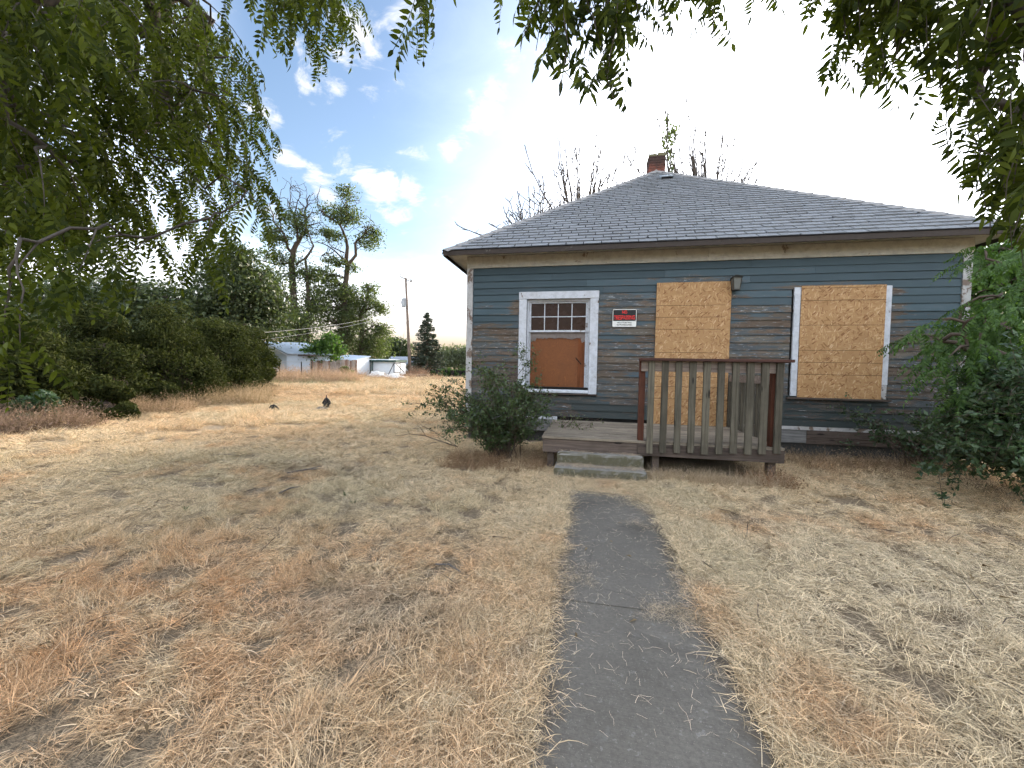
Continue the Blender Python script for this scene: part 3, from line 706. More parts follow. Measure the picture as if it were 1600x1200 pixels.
# clapboards of the front, each board one piece
E_ = .1255
openings = [(-1.247, .204, .965, 2.83), (3.31, 4.72, 1.02, 2.83), (1.16, 2.42, .47, 2.90)]
row = 0; zb = .535
cache_r = random.Random(4)
while zb < ZT-.02:
    zt = min(zb+E_, ZT)
    spans = [(X0+.118, X1-.118)]
    for a, b_, z0, z1 in openings:
        if a == 1.16: a, b_ = 1.19, 2.36
        if zt > z0+.045 and zb < z1-.045:
            ns = []
            for s0, s1 in spans:
                if b_ <= s0 or a >= s1: ns.append((s0, s1)); continue
                if a > s0: ns.append((s0, a))
                if b_ < s1: ns.append((b_, s1))
            spans = ns
    for s0, s1 in spans:
        cuts = [s0]; x = s0
        while s1-x > 3.2:
            x += cache_r.uniform(1.5, 3.0)
            if s1-x > .6: cuts.append(x)
        cuts.append(s1)
        for a, b_ in zip(cuts[:-1], cuts[1:]):
            j = cache_r.uniform(-.002, .002); t = cache_r.uniform(.017, .0225); ga = .0012
            dz = cache_r.uniform(-.0018, .0018)
            a2, b2 = a+ga, b_-ga
            q = [(a2, -t, zb+j+dz), (b2, -t, zb+j-dz), (b2, .010, zb+j-dz), (a2, .010, zb+j+dz),
                 (a2, -.0035, zt+j+.008), (b2, -.0035, zt+j+.008), (b2, .010, zt+j+.008), (a2, .010, zt+j+.008)]
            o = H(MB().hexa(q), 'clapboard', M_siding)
    zb = zt; row += 1
# side walls: boards joined, seen only edge-on
b = MB()
for k in range(22):
    z0 = .535+k*E_
    b.hexa([(X0-.014+.02, .12, z0), (X0+.02, .12, z0), (X0+.02, DEPTH, z0), (X0-.014+.02, DEPTH, z0), (X0-.003+.02, .12, z0+E_), (X0+.02, .12, z0+E_), (X0+.02, DEPTH, z0+E_), (X0-.003+.02, DEPTH, z0+E_)])
    b.hexa([(X1-.02, .12, z0), (X1-.006, .12, z0), (X1-.006, DEPTH, z0), (X1-.02, DEPTH, z0), (X1-.02, .12, z0+E_), (X1-.017, .12, z0+E_), (X1-.017, DEPTH, z0+E_), (X1-.02, DEPTH, z0+E_)])
o = H(b, 'side_clapboards', M_siding); o['kind'] = 'stuff'
for a, b_ in ((X0, X0+.117), (X1-.117, X1)):
    H(MB().box((a, -.028, .93), (b_, .10, ZT)), 'corner_board', M_corner, bevel=.002)
    H(MB().box((a, -.026, .50), (b_, .10, .927)), 'corner_board', M_corner, bevel=.002)
H(MB().box((X0-.004, -.034, ZT+.001), (2.0, .10, ZF)), 'frieze_board', M_frieze, bevel=.003)
H(MB().box((2.003, -.033, ZT+.001), (X1+.004, .10, ZF)), 'frieze_board', M_frieze, bevel=.003)
# skirt and foundation
H(MB().box((X0+.02, -.022, .475), (-.50, .01, .532)), 'water_table_board', M_trim)
H(MB().box((2.52, -.022, .475), (X1-.02, .01, .532)), 'water_table_board', M_corner)
H(MB().box((2.52, -.012, .255), (3.62, .01, .473)), 'skirt_board', M_greypanel)
H(MB().box((3.625, -.016, .36), (X1-.02, .01, .470)), 'skirt_board', M_rim)
H(MB().box((3.625, -.010, .25), (X1-.02, .01, .355)), 'skirt_board', M_rim)
H(MB().box((X0+.02, -.014, .255), (-.50, .01, .473)), 'skirt_board', M_greypanel)
H(MB().box((X0+.05, .03, -.2), (X1-.05, DEPTH-.05, .249)), 'foundation', M_darkfound)

# left sash window
win = H(MB().box((WX0, .03, WZ0-.03), (WX0+.035, .13, WZ1)).box((WX1-.035, .03, WZ0-.03), (WX1, .13, WZ1)).box((WX0+.035, .03, WZ1-.035), (WX1-.035, .13, WZ1)), 'window_frame', M_trim)
win.name = 'window'
def WP(b, name, mt, **kw): return b.build(name, mt, win, **kw)
WP(MB().box((-1.250, -.030, 1.00), (-1.108, .028, 2.70)), 'side_casing', M_trim, bevel=.002)
WP(MB().box((.052, -.030, .965), (.200, .028, 2.70)), 'side_casing', M_trim, bevel=.002)
WP(MB().box((-1.255, -.036, 2.702), (.206, .028, 2.835)), 'head_casing', M_trim, bevel=.003)
WP(MB().box((-1.26, -.060, .945), (.215, -.002, .962)), 'drip_board', M_rim)
WP(MB().hexa([(-1.12, -.058, .975), (.05, -.058, .975), (.05, .12, 1.02), (-1.12, .12, 1.02), (-1.12, -.058, 1.008), (.05, -.058, 1.008), (.05, .12, 1.075), (-1.12, .12, 1.075)]), 'sill', M_trim, bevel=.002)
sx0, sx1, sz0, sz1 = WX0+.036, WX1-.036, 2.10, 2.664
st = .036
WP(MB().box((sx0, .062, sz0), (sx0+st, .098, sz1)).box((sx1-st, .062, sz0), (sx1, .098, sz1)).box((sx0+st, .062, sz1-.03), (sx1-st, .098, sz1)).box((sx0+st, .062, sz0), (sx1-st, .098, sz0+.036)), 'upper_sash', M_trim)
gx0, gx1, gz0_, gz1_ = sx0+st, sx1-st, sz0+.036, sz1-.03
for k in range(1, 4):
    x = gx0+(gx1-gx0)*k/4; WP(MB().box((x-.008, .066, gz0_), (x+.008, .09, gz1_)), 'muntin', M_trim)
zm = (gz0_+gz1_)/2; WP(MB().box((gx0, .0655, zm-.008), (gx1, .0905, zm+.008)), 'muntin', M_trim)
for k in range(4):
    for j in range(2):
        x = gx0+(gx1-gx0)*k/4; xx = gx0+(gx1-gx0)*(k+1)/4; z0 = gz0_+(gz1_-gz0_)*j/2; z1 = gz0_+(gz1_-gz0_)*(j+1)/2
        WP(MB().box((x+.004, .078, z0+.004), (xx-.004, .082, z1-.004)), 'pane', M_glass)
p = WP(MB().box((WX0+.02, .125, 1.05), (WX1-.02, .137, 2.68)), 'plywood_cover', M_ply); p['label'] = 'orange plywood panel closing the open lower sash'
WP(MB().box((WX0+.036, .100, 1.06), (WX0+.062, .122, 2.098)).box((WX1-.075, .100, 1.06), (WX1-.036, .122, 2.098)), 'sash_stile', M_trim)
WP(MB().box((WX1-.20, .1145, 1.08), (WX1-.09, .1235, 2.0)), 'plywood_strip', wood_mat('dark_ply_strip', (.10, .035, .012), (.19, .06, .02), 'z', False))
WP(MB().hexa([(WX1-.245, .111, 1.62), (WX1-.235, .111, 1.635), (WX1-.235, .1235, 1.635), (WX1-.245, .1235, 1.62), (WX1-.14, .111, 1.50), (WX1-.13, .111, 1.515), (WX1-.13, .1235, 1.515), (WX1-.14, .1235, 1.50)]), 'diagonal_crack', M_dark)
# torn paper across the top of the opening
vs = []; fs = []; n = 34
for k in range(n+1):
    x = WX0+.06+(WX1-WX0-.13)*k/n
    d = .10+.055*abs(pn(Vector((k*.55, 2, 0))))+.05*pn(Vector((k*.21, 9, 1)))+(.08 if k < 4 else 0)+(.06 if k > 31 else 0)
    vs += [(x, .108, 2.098), (x, .102, 2.098-d*.6), (x, .106, 2.098-d)]
for k in range(n): fs += [(3*k, 3*k+1, 3*k+4, 3*k+3), (3*k+1, 3*k+2, 3*k+5, 3*k+4)]
k0 = len(vs); vs += [(x, .118, z_) for x, y_, z_ in vs]; fs += [tuple(i_+k0 for i_ in reversed(f)) for f in fs]
WP(MB().add(vs, fs), 'torn_paper', M_torn)
win['label'] = 'white framed sash window with eight small upper panes'

# right boarded window
rw = H(MB().box((3.345, -.034, 1.035), (3.435, .005, 2.69)), 'window', M_trim, bevel=.002); rw['label'] = 'white cased window opening closed by a tall strand board sheet'
def RP(b, name, mt, **kw): return b.build(name, mt, rw, **kw)
RP(MB().box((3.340, -.030, 2.693), (3.442, .005, 2.822)), 'side_casing', M_trim, bevel=.002)
RP(MB().box((4.63, -.034, 1.25), (4.716, .005, 2.822)), 'side_casing', M_trim, bevel=.002)
o = RP(MB().box((4.628, -.030, 1.02), (4.712, .005, 1.247)), 'side_casing', M_corner, bevel=.002)
RP(MB().box((3.29, -.075, .985), (4.76, .003, 1.015)), 'sill', M_rim, bevel=.002)
RP(MB().box((3.437, -.049, 1.017), (4.628, -.037, 2.838)), 'strand_board', M_osb)
for zl, x0, x1 in ((2.80, 3.44, 4.62), (2.60, 3.437, 4.628), (2.20, 3.437, 4.628), (1.792, 3.437, 4.628), (1.594, 3.437, 4.628), (1.397, 3.437, 4.628)):
    RP(MB().box((x0, -.0502, zl-.0035), (x1, -.0488, zl+.0035)), 'printed_line', M_osbline)
M_paper = simple('white_sticker', (.75, .75, .72), .6, .05, 8, 0)
def sticker(b, x, z_, y=-.0525):
    s_ = MB().box((x-.028, y, z_-.028), (x+.028, y+.002, z_+.028)).build('sticker', M_paper, b)
    for dx, dz, w_, h_ in ((0, 0, .007, .013), (0, .010, .012, .003), (0, -.010, .012, .003)):
        MB().box((x+dx-w_, y-.001, z_+dz-h_), (x+dx+w_, y+.0002, z_+dz+h_)).build('printed_mark', M_felt, s_)
sticker(house, 3.859, 2.169)
house.children[-1].location = (-1.74, 0, 0)

# door sheet
ds = H(MB().box((1.185, -.040, .478), (2.385, -.026, 2.945)), 'door_cover', M_osb); ds['label'] = 'strand board sheet screwed over the front doorway'
for zl, x0, x1 in ((2.548, 1.185, 2.29), (2.345, 1.185, 2.30), (2.138, 1.185, 2.24), (1.736, 1.185, 2.24), (1.316, 1.185, 2.3), (1.139, 1.185, 2.385), (.928, 1.185, 2.385)):
    MB().box((x0, -.0412, zl-.0035), (x1, -.0398, zl+.0035)).build('printed_line', M_osbline, ds)
sticker(house, 1.973, 1.787, -.0435)
house.children[-1].location = (-1.74, 0, 0)

# ---- roof: front hip face with individual shingles
OV = .33; EY = -OV; EX0, EX1 = X0-OV-.02, X1+OV+.02; CX = (EX0+EX1)/2; HW = (EX1-EX0)/2
EZ = 3.565; AP = 6.86; RISE = AP-EZ; TH = math.atan2(RISE, HW); SLEN = math.hypot(RISE, HW)
BY = DEPTH+OV
ridge_end = BY-HW
A = (CX, EY+HW, AP); Bp = (CX, ridge_end, AP)
rf = MB()
e = -.03
c0, c1, c2, c3 = (EX0, EY, EZ), (EX1, EY, EZ), (EX1, BY, EZ), (EX0, BY, EZ)
lo = [(x, y, z_+e) for x, y, z_ in (c0, c1, c2, c3)]
rf.add([(*c0[:2], EZ-.008), (*c1[:2], EZ-.008), (*c2[:2], EZ-.008), (*c3[:2], EZ-.008), (A[0], A[1], A[2]-.008), (Bp[0], Bp[1], Bp[2]-.008)]+lo,
       [(0, 1, 4), (1, 2, 5, 4), (2, 3, 5), (3, 0, 4, 5), (0, 6, 7, 1), (1, 7, 8, 2), (2, 8, 9, 3), (3, 9, 6, 0), (6, 9, 8, 7)])
roof = H(rf, 'roof', M_felt)
def RF(b, name, mt, **kw): return b.build(name, mt, roof, **kw)
def sp(u, s, h=0.0):
    """front roof face: u along x, s up the slope, h above it"""
    return (CX+u, EY+s*math.cos(TH)-h*math.sin(TH), EZ+s*math.sin(TH)+h*math.cos(TH))
EXPO, TAB = .150, .305
nrow = int(SLEN/EXPO); cells = []
for k in range(nrow+1):
    s0 = k*EXPO; s1 = s0+EXPO+.02
    h0 = HW-s0*math.cos(TH)
    if h0 < .08: break
    off = (k % 2)*TAB/2 + (k % 5)*.017
    u = -math.ceil(h0/TAB)*TAB - TAB + off
    while u < h0:
        a, b_ = max(u, -h0), min(u+TAB, h0)
        if b_-a > .03: cells.append((k, a, b_, s0, min(s1, SLEN)))
        u += TAB
sr = random.Random(12)
def shingle_into(mb, cell):
    k, a, b_, s0, s1 = cell
    gp = .009; hw1 = HW-s1*math.cos(TH); a0, b0 = a+gp, b_-gp
    a1, b1 = max(a0, -hw1), min(b0, hw1)
    if b1 <= a1: a1 = b1 = (a1+b1)/2
    hb = .020+sr.uniform(-.003, .006); dz = sr.uniform(-.004, .004)
    if sr.random() < .17:   # broken lower corner
        c_ = sr.uniform(.02, .06); hh = sr.uniform(.03, .075)
        if sr.random() < .5: P_ = [(a0+c_, s0+dz), (b0, s0+dz), (b1, s1), (a1, s1), (a0, s0+hh)]
        else: P_ = [(a0, s0+dz), (b0-c_, s0+dz), (b0, s0+hh), (b1, s1), (a1, s1)]
    else: P_ = [(a0, s0+dz), (b0, s0+dz), (b1, s1), (a1, s1)]
    n_ = len(P_); vs = []
    for (u_, s_) in P_: vs.append(sp(u_, s_, hb if s_ < s0+.1 else .0015))
    for (u_, s_) in P_: vs.append(sp(u_, s_, -.002))
    mb.add(vs, [tuple(range(n_))]+[(i_, i_+n_, (i_+1) % n_+n_, (i_+1) % n_) for i_ in range(n_)])
cells.sort(key=lambda c_: c_[0])
for c_ in cells[:300]:
    mb = MB(); shingle_into(mb, c_); RF(mb, 'shingle', M_shingle)
mb = MB()
for c_ in cells[300:]: shingle_into(mb, c_)
o = RF(mb, 'upper_shingles', M_shingle); o['kind'] = 'stuff'
# other faces, joined courses
mb = MB()
for side in (-1, 1):
    for k in range(nrow):
        s0 = k*EXPO; s1 = s0+EXPO
        def q(s_, yy, h): return (CX+side*(HW-s_*math.cos(TH)+h*math.sin(TH)), yy, EZ+s_*math.sin(TH)+h*math.cos(TH))
        yf0 = EY+s0*math.cos(TH); yf1 = EY+s1*math.cos(TH); yb = BY-s0*math.cos(TH)
        p_ = [q(s0, yf0, .01), q(s0, yb, .01), q(s1, yb-.1, .001), q(s1, yf1, .001)]
        mb.add(p_+[q(s0, yf0, -.004), q(s0, yb, -.004)], [(0, 1, 2, 3) if side > 0 else (3, 2, 1, 0), (0, 4, 5, 1)])
o = RF(mb, 'side_shingles', M_shingle); o['kind'] = 'stuff'
# hip caps
for side in (-1, 1):
    tot = Vector((side*-HW, HW, RISE)).length; nn = 24
    d = Vector((-side*HW, HW, RISE)).normalized(); c_ = Vector((CX+side*HW, EY, EZ))
    fr = Vector((1, 0, 0)) ; 
    n_front = Vector((0, -math.sin(TH), math.cos(TH))); n_side = Vector((side*math.sin(TH), 0, math.cos(TH)))
    tf = d.cross(n_front).normalized(); ts = d.cross(n_side).normalized()
    if tf.dot(Vector((-side, -1, 0))) < 0 and tf.x*side > 0: tf = -tf
    if (tf.x*side) > 0: tf = -tf
    if ts.y < 0: ts = -ts
    for k in range(nn):
        p0 = c_+d*(tot*k/nn-.01); p1 = c_+d*(tot*(k+1)/nn+.02)
        lift0, lift1 = .030, .016; wd = .13
        up0 = (n_front+n_side).normalized()
        vs = [p0+up0*lift0, p0+tf*wd+n_front*(lift0-.012), p0+ts*wd+n_side*(lift0-.012), p1+up0*lift1, p1+tf*wd+n_front*(lift1-.008), p1+ts*wd+n_side*(lift1-.008)]
        vs += [v-up0*.006 for v in vs]
        fs = [(0, 1, 4, 3), (0, 3, 5, 2), (0, 6, 7, 1), (0, 2, 8, 6), (1, 7, 10, 4), (2, 5, 11, 8), (6, 9, 10, 7), (6, 8, 11, 9)]
        RF(MB().add(vs, fs), 'hip_cap', M_cap)
for k in range(3):
    y0 = A[1]+k*.2
RF(MB().add([(CX-.14, A[1]-.06, AP-.085), (CX, A[1]-.06, AP+.02), (CX+.14, A[1]-.06, AP-.085), (CX-.14, ridge_end, AP-.085), (CX, ridge_end, AP+.02), (CX+.14, ridge_end, AP-.085)], [(0, 1, 4, 3), (1, 2, 5, 4), (0, 2, 1)]), 'ridge_cap', M_cap)
# eaves
RF(MB().box((EX0-.012, EY-.022, EZ-.10), (2.1, EY, EZ-.012)), 'fascia_board', M_fascia, bevel=.002)
RF(MB().box((2.103, EY-.020, EZ-.10), (EX1+.012, EY, EZ-.012)), 'fascia_board', M_fascia, bevel=.002)
RF(MB().box((EX0-.03, EY-.034, EZ-.010), (EX1+.03, EY+.05, EZ+.0005)), 'drip_edge', M_felt)
RF(MB().box((EX0-.022, EY+.002, EZ-.10), (EX0-.002, BY, EZ-.012)), 'side_fascia', M_fascia)
RF(MB().box((EX1+.002, EY+.002, EZ-.10), (EX1+.022, BY, EZ-.012)), 'side_fascia', M_fascia)
RF(MB().box((EX0, EY+.002, ZF+.002), (EX1, -.036, ZF+.016)), 'soffit', M_soffit)
RF(MB().box((EX0, -.034, ZF+.002), (X0-.006, BY, ZF+.016)), 'soffit', M_soffit)
RF(MB().box((X1+.006, -.034, ZF+.002), (EX1, BY, ZF+.016)), 'soffit', M_soffit)
# roof vent
vb = MB(); a0, a1 = sp(-.02, 4.60), 0
u0, u1, s0, s1 = -.01, .29, 4.42, 4.72
vs = [sp(u0, s0, .0), sp(u1, s0, .0), sp(u1, s1, .0), sp(u0, s1, .0), sp(u0, s0-.02, .085), sp(u1, s0-.02, .085), sp(u1, s1, .04), sp(u0, s1, .04)]
rv = RF(MB().hexa(vs), 'roof_vent', M_vent, bevel=.008)
vs = [sp(u0+.02, s0-.021, .012), sp(u1-.02, s0-.021, .012), sp(u1-.02, s0-.005, .012), sp(u0+.02, s0-.005, .012), sp(u0+.02, s0-.026, .06), sp(u1-.02, s0-.026, .06), sp(u1-.02, s0-.005, .06), sp(u0+.02, s0-.005, .06)]
MB().hexa(vs).build('vent_mouth', M_felt, rv)
# chimney just behind the apex on the ridge
cx0, cx1, cy0, cy1 = 1.60, 2.03, A[1]+.28, A[1]+.75
ch = RF(MB().box((cx0+.012, cy0+.012, AP-.6), (cx1-.012, cy1-.012, 7.46)), 'chimney', M_mortar)
mb = MB(); cr = random.Random(3); zc = AP-.35; k = 0
while zc < 7.40:
    bw = .205
    for face in range(4):
        ln = (cx1-cx0) if face in (0, 2) else (cy1-cy0)
        x = -(k % 2)*bw/2
        while x < ln:
            a, b_ = max(x, 0)+.005, min(x+bw, ln)-.005
            if b_-a > .02:
                j = cr.uniform(0, .006)
                if face == 0: mb.box((cx0+a, cy0-j, zc), (cx0+b_, cy0+.05, zc+.062))
                if face == 2: mb.box((cx0+a, cy1-.05, zc), (cx0+b_, cy1+j, zc+.062))
                if face == 1: mb.box((cx0-j, cy0+a+.001, zc+.001), (cx0+.05, cy0+b_, zc+.061))
                if face == 3: mb.box((cx1-.05, cy0+a+.001, zc+.001), (cx1+j, cy0+b_, zc+.061))
            x += bw
    zc += .072; k += 1
o = mb.build('brick_courses', M_brick, ch); o['kind'] = 'stuff'
MB().box((cx0-.012, cy0-.012, 7.405), (1.80, cy1+.012, 7.475)).box((1.825, cy0-.008, 7.405), (cx1+.012, cy1+.012, 7.50)).build('chimney_crown', M_moss, ch, bevel=.01)

# ------------------------------------------------------------------ porch
porch = empty('porch', (1.0, -1, 0), 'small raised wooden porch with a weathered picket railing before the boarded door', 'porch')
def PO(b, name, mt, **kw):
    o = b.build(name, mt, porch, **kw); o.location = (-1.0, 1, 0); return o
DZ = .475; PX0, PX1 = -.56, 2.43; y = -.03; pr = random.Random(9)
while y > -1.83:
    j = pr.uniform(-.002, .002); brk = pr.choice([None, pr.uniform(.2, 1.6)])
    y0 = max(y-.137, -1.90)
    segs = [(PX0-.01, PX1+.01)] if brk is None else [(PX0-.01, brk-.002), (brk+.002, PX1+.01)]
    for a, b_ in segs: PO(MB().box((a+pr.uniform(-.008, .008), y0, DZ-.034+j), (b_, y, DZ+j)), 'deck_board', M_deck, bevel=.003)
    y -= .143
PO(MB().box((PX0, -1.865, .255), (.74, -1.827, DZ-.040)), 'rim_board', M_rim, bevel=.003)
PO(MB().box((.743, -1.868, .290), (PX1, -1.827, DZ-.040)), 'rim_board', M_rim, bevel=.003)
PO(MB().box((.70, -1.892, .285), (PX1+.01, -1.870, .44)), 'rim_board', M_rim, bevel=.003)
PO(MB().box((PX0, -1.825, .27), (PX0+.038, -.03, DZ-.040)), 'side_joist', M_rim)
PO(MB().box((PX1-.038, -1.825, .27), (PX1, -.03, DZ-.040)), 'side_joist', M_rim)
for x in (-.5, .9, 2.3):
    for yy in (-1.7, -.2): PO(MB().box((x, yy-.09, -.1), (x+.09, yy, .27)), 'deck_post', M_rim)
for k in range(10):
    x = .800+k*.1668*1.0; x = .802+k*(2.300-.802)/9
    t = pr.uniform(-.006, .006); zb = .345+k*.009+pr.uniform(-.012, .012)-.02
    wd = .076+pr.uniform(0, .006)
    PO(MB().hexa([(x+t, -1.934, zb), (x+t+wd, -1.934, zb+pr.uniform(-.004, .004)), (x+t+wd, -1.895, zb), (x+t, -1.895, zb), (x, -1.932, 1.528), (x+wd, -1.932, 1.528), (x+wd, -1.895, 1.528), (x, -1.895, 1.528)]), 'picket', M_picket, bevel=.003)
PO(MB().box((.72, -1.893, 1.395), (2.40, -1.857, 1.526)), 'backing_rail', M_rail, bevel=.003)
PO(MB().box((.690, -1.975, 1.530), (2.47, -1.80, 1.566)), 'rail_cap', M_red, bevel=.004)
PO(MB().box((.700, -1.857, DZ+.002), (.775, -1.78, 1.528)), 'railing_post', M_redpost, bevel=.003)
PO(MB().box((2.285, -1.855, DZ+.002), (2.365, -1.77, 1.40)), 'railing_post', M_redpost, bevel=.003)
PO(MB().box((1.12, -1.856, 1.42), (1.20, -1.845, 1.52)), 'patch_block', M_redpost)
# side railing back to the wall
for k in range(9):
    yy = -1.62+k*.178
    PO(MB().box((2.435, yy, .36), (2.47, yy+.085, 1.38+pr.uniform(-.01, .01))), 'side_picket', M_picket, bevel=.003)
PO(MB().box((2.395, -1.76, 1.25), (2.433, -.05, 1.36)), 'side_rail', M_rail, bevel=.003)
PO(MB().box((2.40, -.10, DZ+.002), (2.432, -.02, 1.249)), 'wall_post', M_picket)

# steps: two cast blocks
stp = empty('porch_steps', (.21, -2.0, 0), 'two mossy cast concrete steps in front of the porch', 'steps')
def block(x0, x1, y0, y1, z0, z1, seed):
    nx, ny, nz = 22, 6, 4; b = MB(); idx = {}
    def vid(i_, j, k):
        key = (i_, j, k)
        if key not in idx:
            x = x0+(x1-x0)*i_/nx; y = y0+(y1-y0)*j/ny; z_ = z0+(z1-z0)*k/nz
            edge = sum((i_ in (0, nx), j == 0, k == nz))
            d = pn(Vector((x*7, y*7+seed, z_*9)))*.006 + pn(Vector((x*25, y*25, z_*25+seed)))*.003
            if edge >= 2: d -= .008+abs(pn(Vector((x*6, seed, z_*6))))*.014
            cx_, cy_ = (x0+x1)/2, (y0+y1)/2
            x += d*(1 if x > cx_ else -1)*(1 if i_ in (0, nx) else .0); y += d*(-1 if j == 0 else 0); z_ += d*(1 if k == nz else 0)
            idx[key] = len(b.v); b.v.append((x, y, z_))
        return idx[key]
    for i_ in range(nx):
        for k in range(nz): b.f.append((vid(i_, 0, k), vid(i_+1, 0, k), vid(i_+1, 0, k+1), vid(i_, 0, k+1)))
        for j in range(ny): b.f.append((vid(i_, j, nz), vid(i_+1, j, nz), vid(i_+1, j+1, nz), vid(i_, j+1, nz)))
        for k in range(nz): b.f.append((vid(i_+1, ny, k), vid(i_, ny, k), vid(i_, ny, k+1), vid(i_+1, ny, k+1)))
    for j in range(ny):
        for k in range(nz):
            b.f.append((vid(0, j+1, k), vid(0, j, k), vid(0, j, k+1), vid(0, j+1, k+1))); b.f.append((vid(nx, j, k), vid(nx, j+1, k), vid(nx, j+1, k+1), vid(nx, j, k+1)))
    return b
o = block(-.35, .765, -2.005, -1.90, .145, .29, 2).build('step', M_step, stp); o.location = (-.21, 2.0, 0)
o = block(-.375, .79, -2.225, -1.90, -.06, .14, 5).build('step', M_step, stp); o.location = (-.21, 2.0, 0)

# ------------------------------------------------------------------ no trespassing sign
def rrect(x0, z0, x1, z1, rad, y, th):
    pts = []
    for cx_, cz_, a0_ in ((x1-rad, z1-rad, 0), (x0+rad, z1-rad, 90), (x0+rad, z0+rad, 180), (x1-rad, z0+rad, 270)):
        for k in range(5):
            a = R(a0_+k*22.5); pts.append((cx_+rad*math.cos(a), cz_+rad*math.sin(a)))
    n_ = len(pts); vs = [(x, y, z_) for x, z_ in pts]+[(x, y+th, z_) for x, z_ in pts]
    return MB().add(vs, [tuple(range(n_-1, -1, -1)), tuple(range(n_, 2*n_))]+[(i_, (i_+1) % n_, (i_+1) % n_+n_, i_+n_) for i_ in range(n_)])
M_signw = simple('sign_white', (.72, .73, .70), .4, .05, 8, 0); M_signk = simple('sign_black', (.012, .012, .014), .35, .1, 8, 0)
M_signr = simple('sign_red', (.75, .035, .03), .4, .08, 8, 0)
SX, SZ = .655, 2.34
sg = empty('warning_sign', (SX, -.02, SZ), 'black and white NO TRESPASSING sign with red lettering nailed beside the door', 'sign')
hw_, hh_ = .205, .155
rrect(-hw_-.008, -hh_-.006, hw_+.008, hh_+.006, .022, -.004, .003).build('sign_plate', M_signk, sg)
rrect(-hw_, -hh_, hw_, hh_, .018, -.0055, .0014).build('white_border', M_signw, sg)
rrect(-hw_+.010, -.052, hw_-.010, hh_-.010, .012, -.0068, .0012).build('black_panel', M_signk, sg)
def text(s_, x, z_, wid, hei, mt, par, y=-.0085, off=.012):
    cu = bpy.data.curves.new('lettering', 'FONT'); cu.body = s_; cu.align_x = 'CENTER'; cu.align_y = 'CENTER'; cu.extrude = .0006; cu.offset = off
    cu.materials.append(mt); o = bpy.data.objects.new('lettering', cu); COL.objects.link(o); o.parent = par
    bpy.context.view_layer.update(); d = o.dimensions
    k = (wid/max(d.x, .01), hei/max(d.y, .01))
    me = bpy.data.meshes.new_from_object(o.evaluated_get(bpy.context.evaluated_depsgraph_get())); bpy.data.objects.remove(o)
    for vt in me.vertices: c0 = vt.co.copy(); vt.co = (c0.x*k[0], -c0.z, c0.y*k[1])
    o = link('lettering', me, par, (x, y, z_)); return o
text('NO', 0, .103, .085, .058, M_signr, sg, off=.012); text('TRESPASSING', 0, .005, .36, .075, M_signr, sg, off=.012)
text('VIOLATORS WILL', 0, -.082, .26, .024, M_signk, sg, off=.008); text('BE PROSECUTED', 0, -.122, .26, .024, M_signk, sg, off=.008)

# wall lantern
M_brass = simple('dull_lantern_metal', (.045, .042, .036), .5, .3, 20, .1, .6)
M_lglass = simple('lantern_glass', (.13, .135, .125), .2, .2, 20, 0)
ln = empty('wall_lantern', (2.43, -.02, 2.90), 'small tarnished wall lantern above the door board corner', 'lantern')
MB().box((-.04, -.012, -.06), (.04, .01, .12)).build('back_plate', M_brass, ln, bevel=.004)
MB().box((-.008, -.07, .10), (.008, -.012, .112)).build('arm', M_brass, ln)
vs = [(-.045, -.125, -.11), (.045, -.125, -.11), (.045, -.035, -.11), (-.045, -.035, -.11), (-.062, -.142, .08), (.062, -.142, .08), (.062, -.018, .08), (-.062, -.018, .08)]
MB().hexa(vs).build('glass_body', M_lglass, ln)
fb = MB()
for sx in (-1, 1):
    for (ya, yb) in ((-.128, -.146), (-.032, -.014)):
        fb.tube([(sx*.047, ya, -.112), (sx*.064, yb, .082)], .006, 5)
fb.box((-.052, -.132, -.122), (.052, -.028, -.108)); fb.build('cage', M_brass, ln)
MB().add([(-.085, -.16, .082), (.085, -.16, .082), (.085, -.012, .082), (-.085, -.012, .082), (-.02, -.09, .135), (.02, -.09, .135), (.02, -.065, .135), (-.02, -.065, .135)], [(0, 3, 2, 1), (0, 1, 5, 4), (1, 2, 6, 5), (2, 3, 7, 6), (3, 0, 4, 7), (4, 5, 6, 7)]).build('cap', M_brass, ln)

# cable stub on the right of the facade
cb = empty('cable_stub', (4.85, -.018, 1.88), 'short bent cable end with a white sleeve sticking from the right siding', 'cable')
MB().tube([(-.07, -.02, -.01), (-.03, -.05, .015), (.03, -.04, .02)], .008, 6).build('cable', M_felt, cb)
MB().tube([(.03, -.04, .022), (.055, -.02, .018), (.06, .005, -.06)], .009, 6).build('sleeve', M_paper, cb)

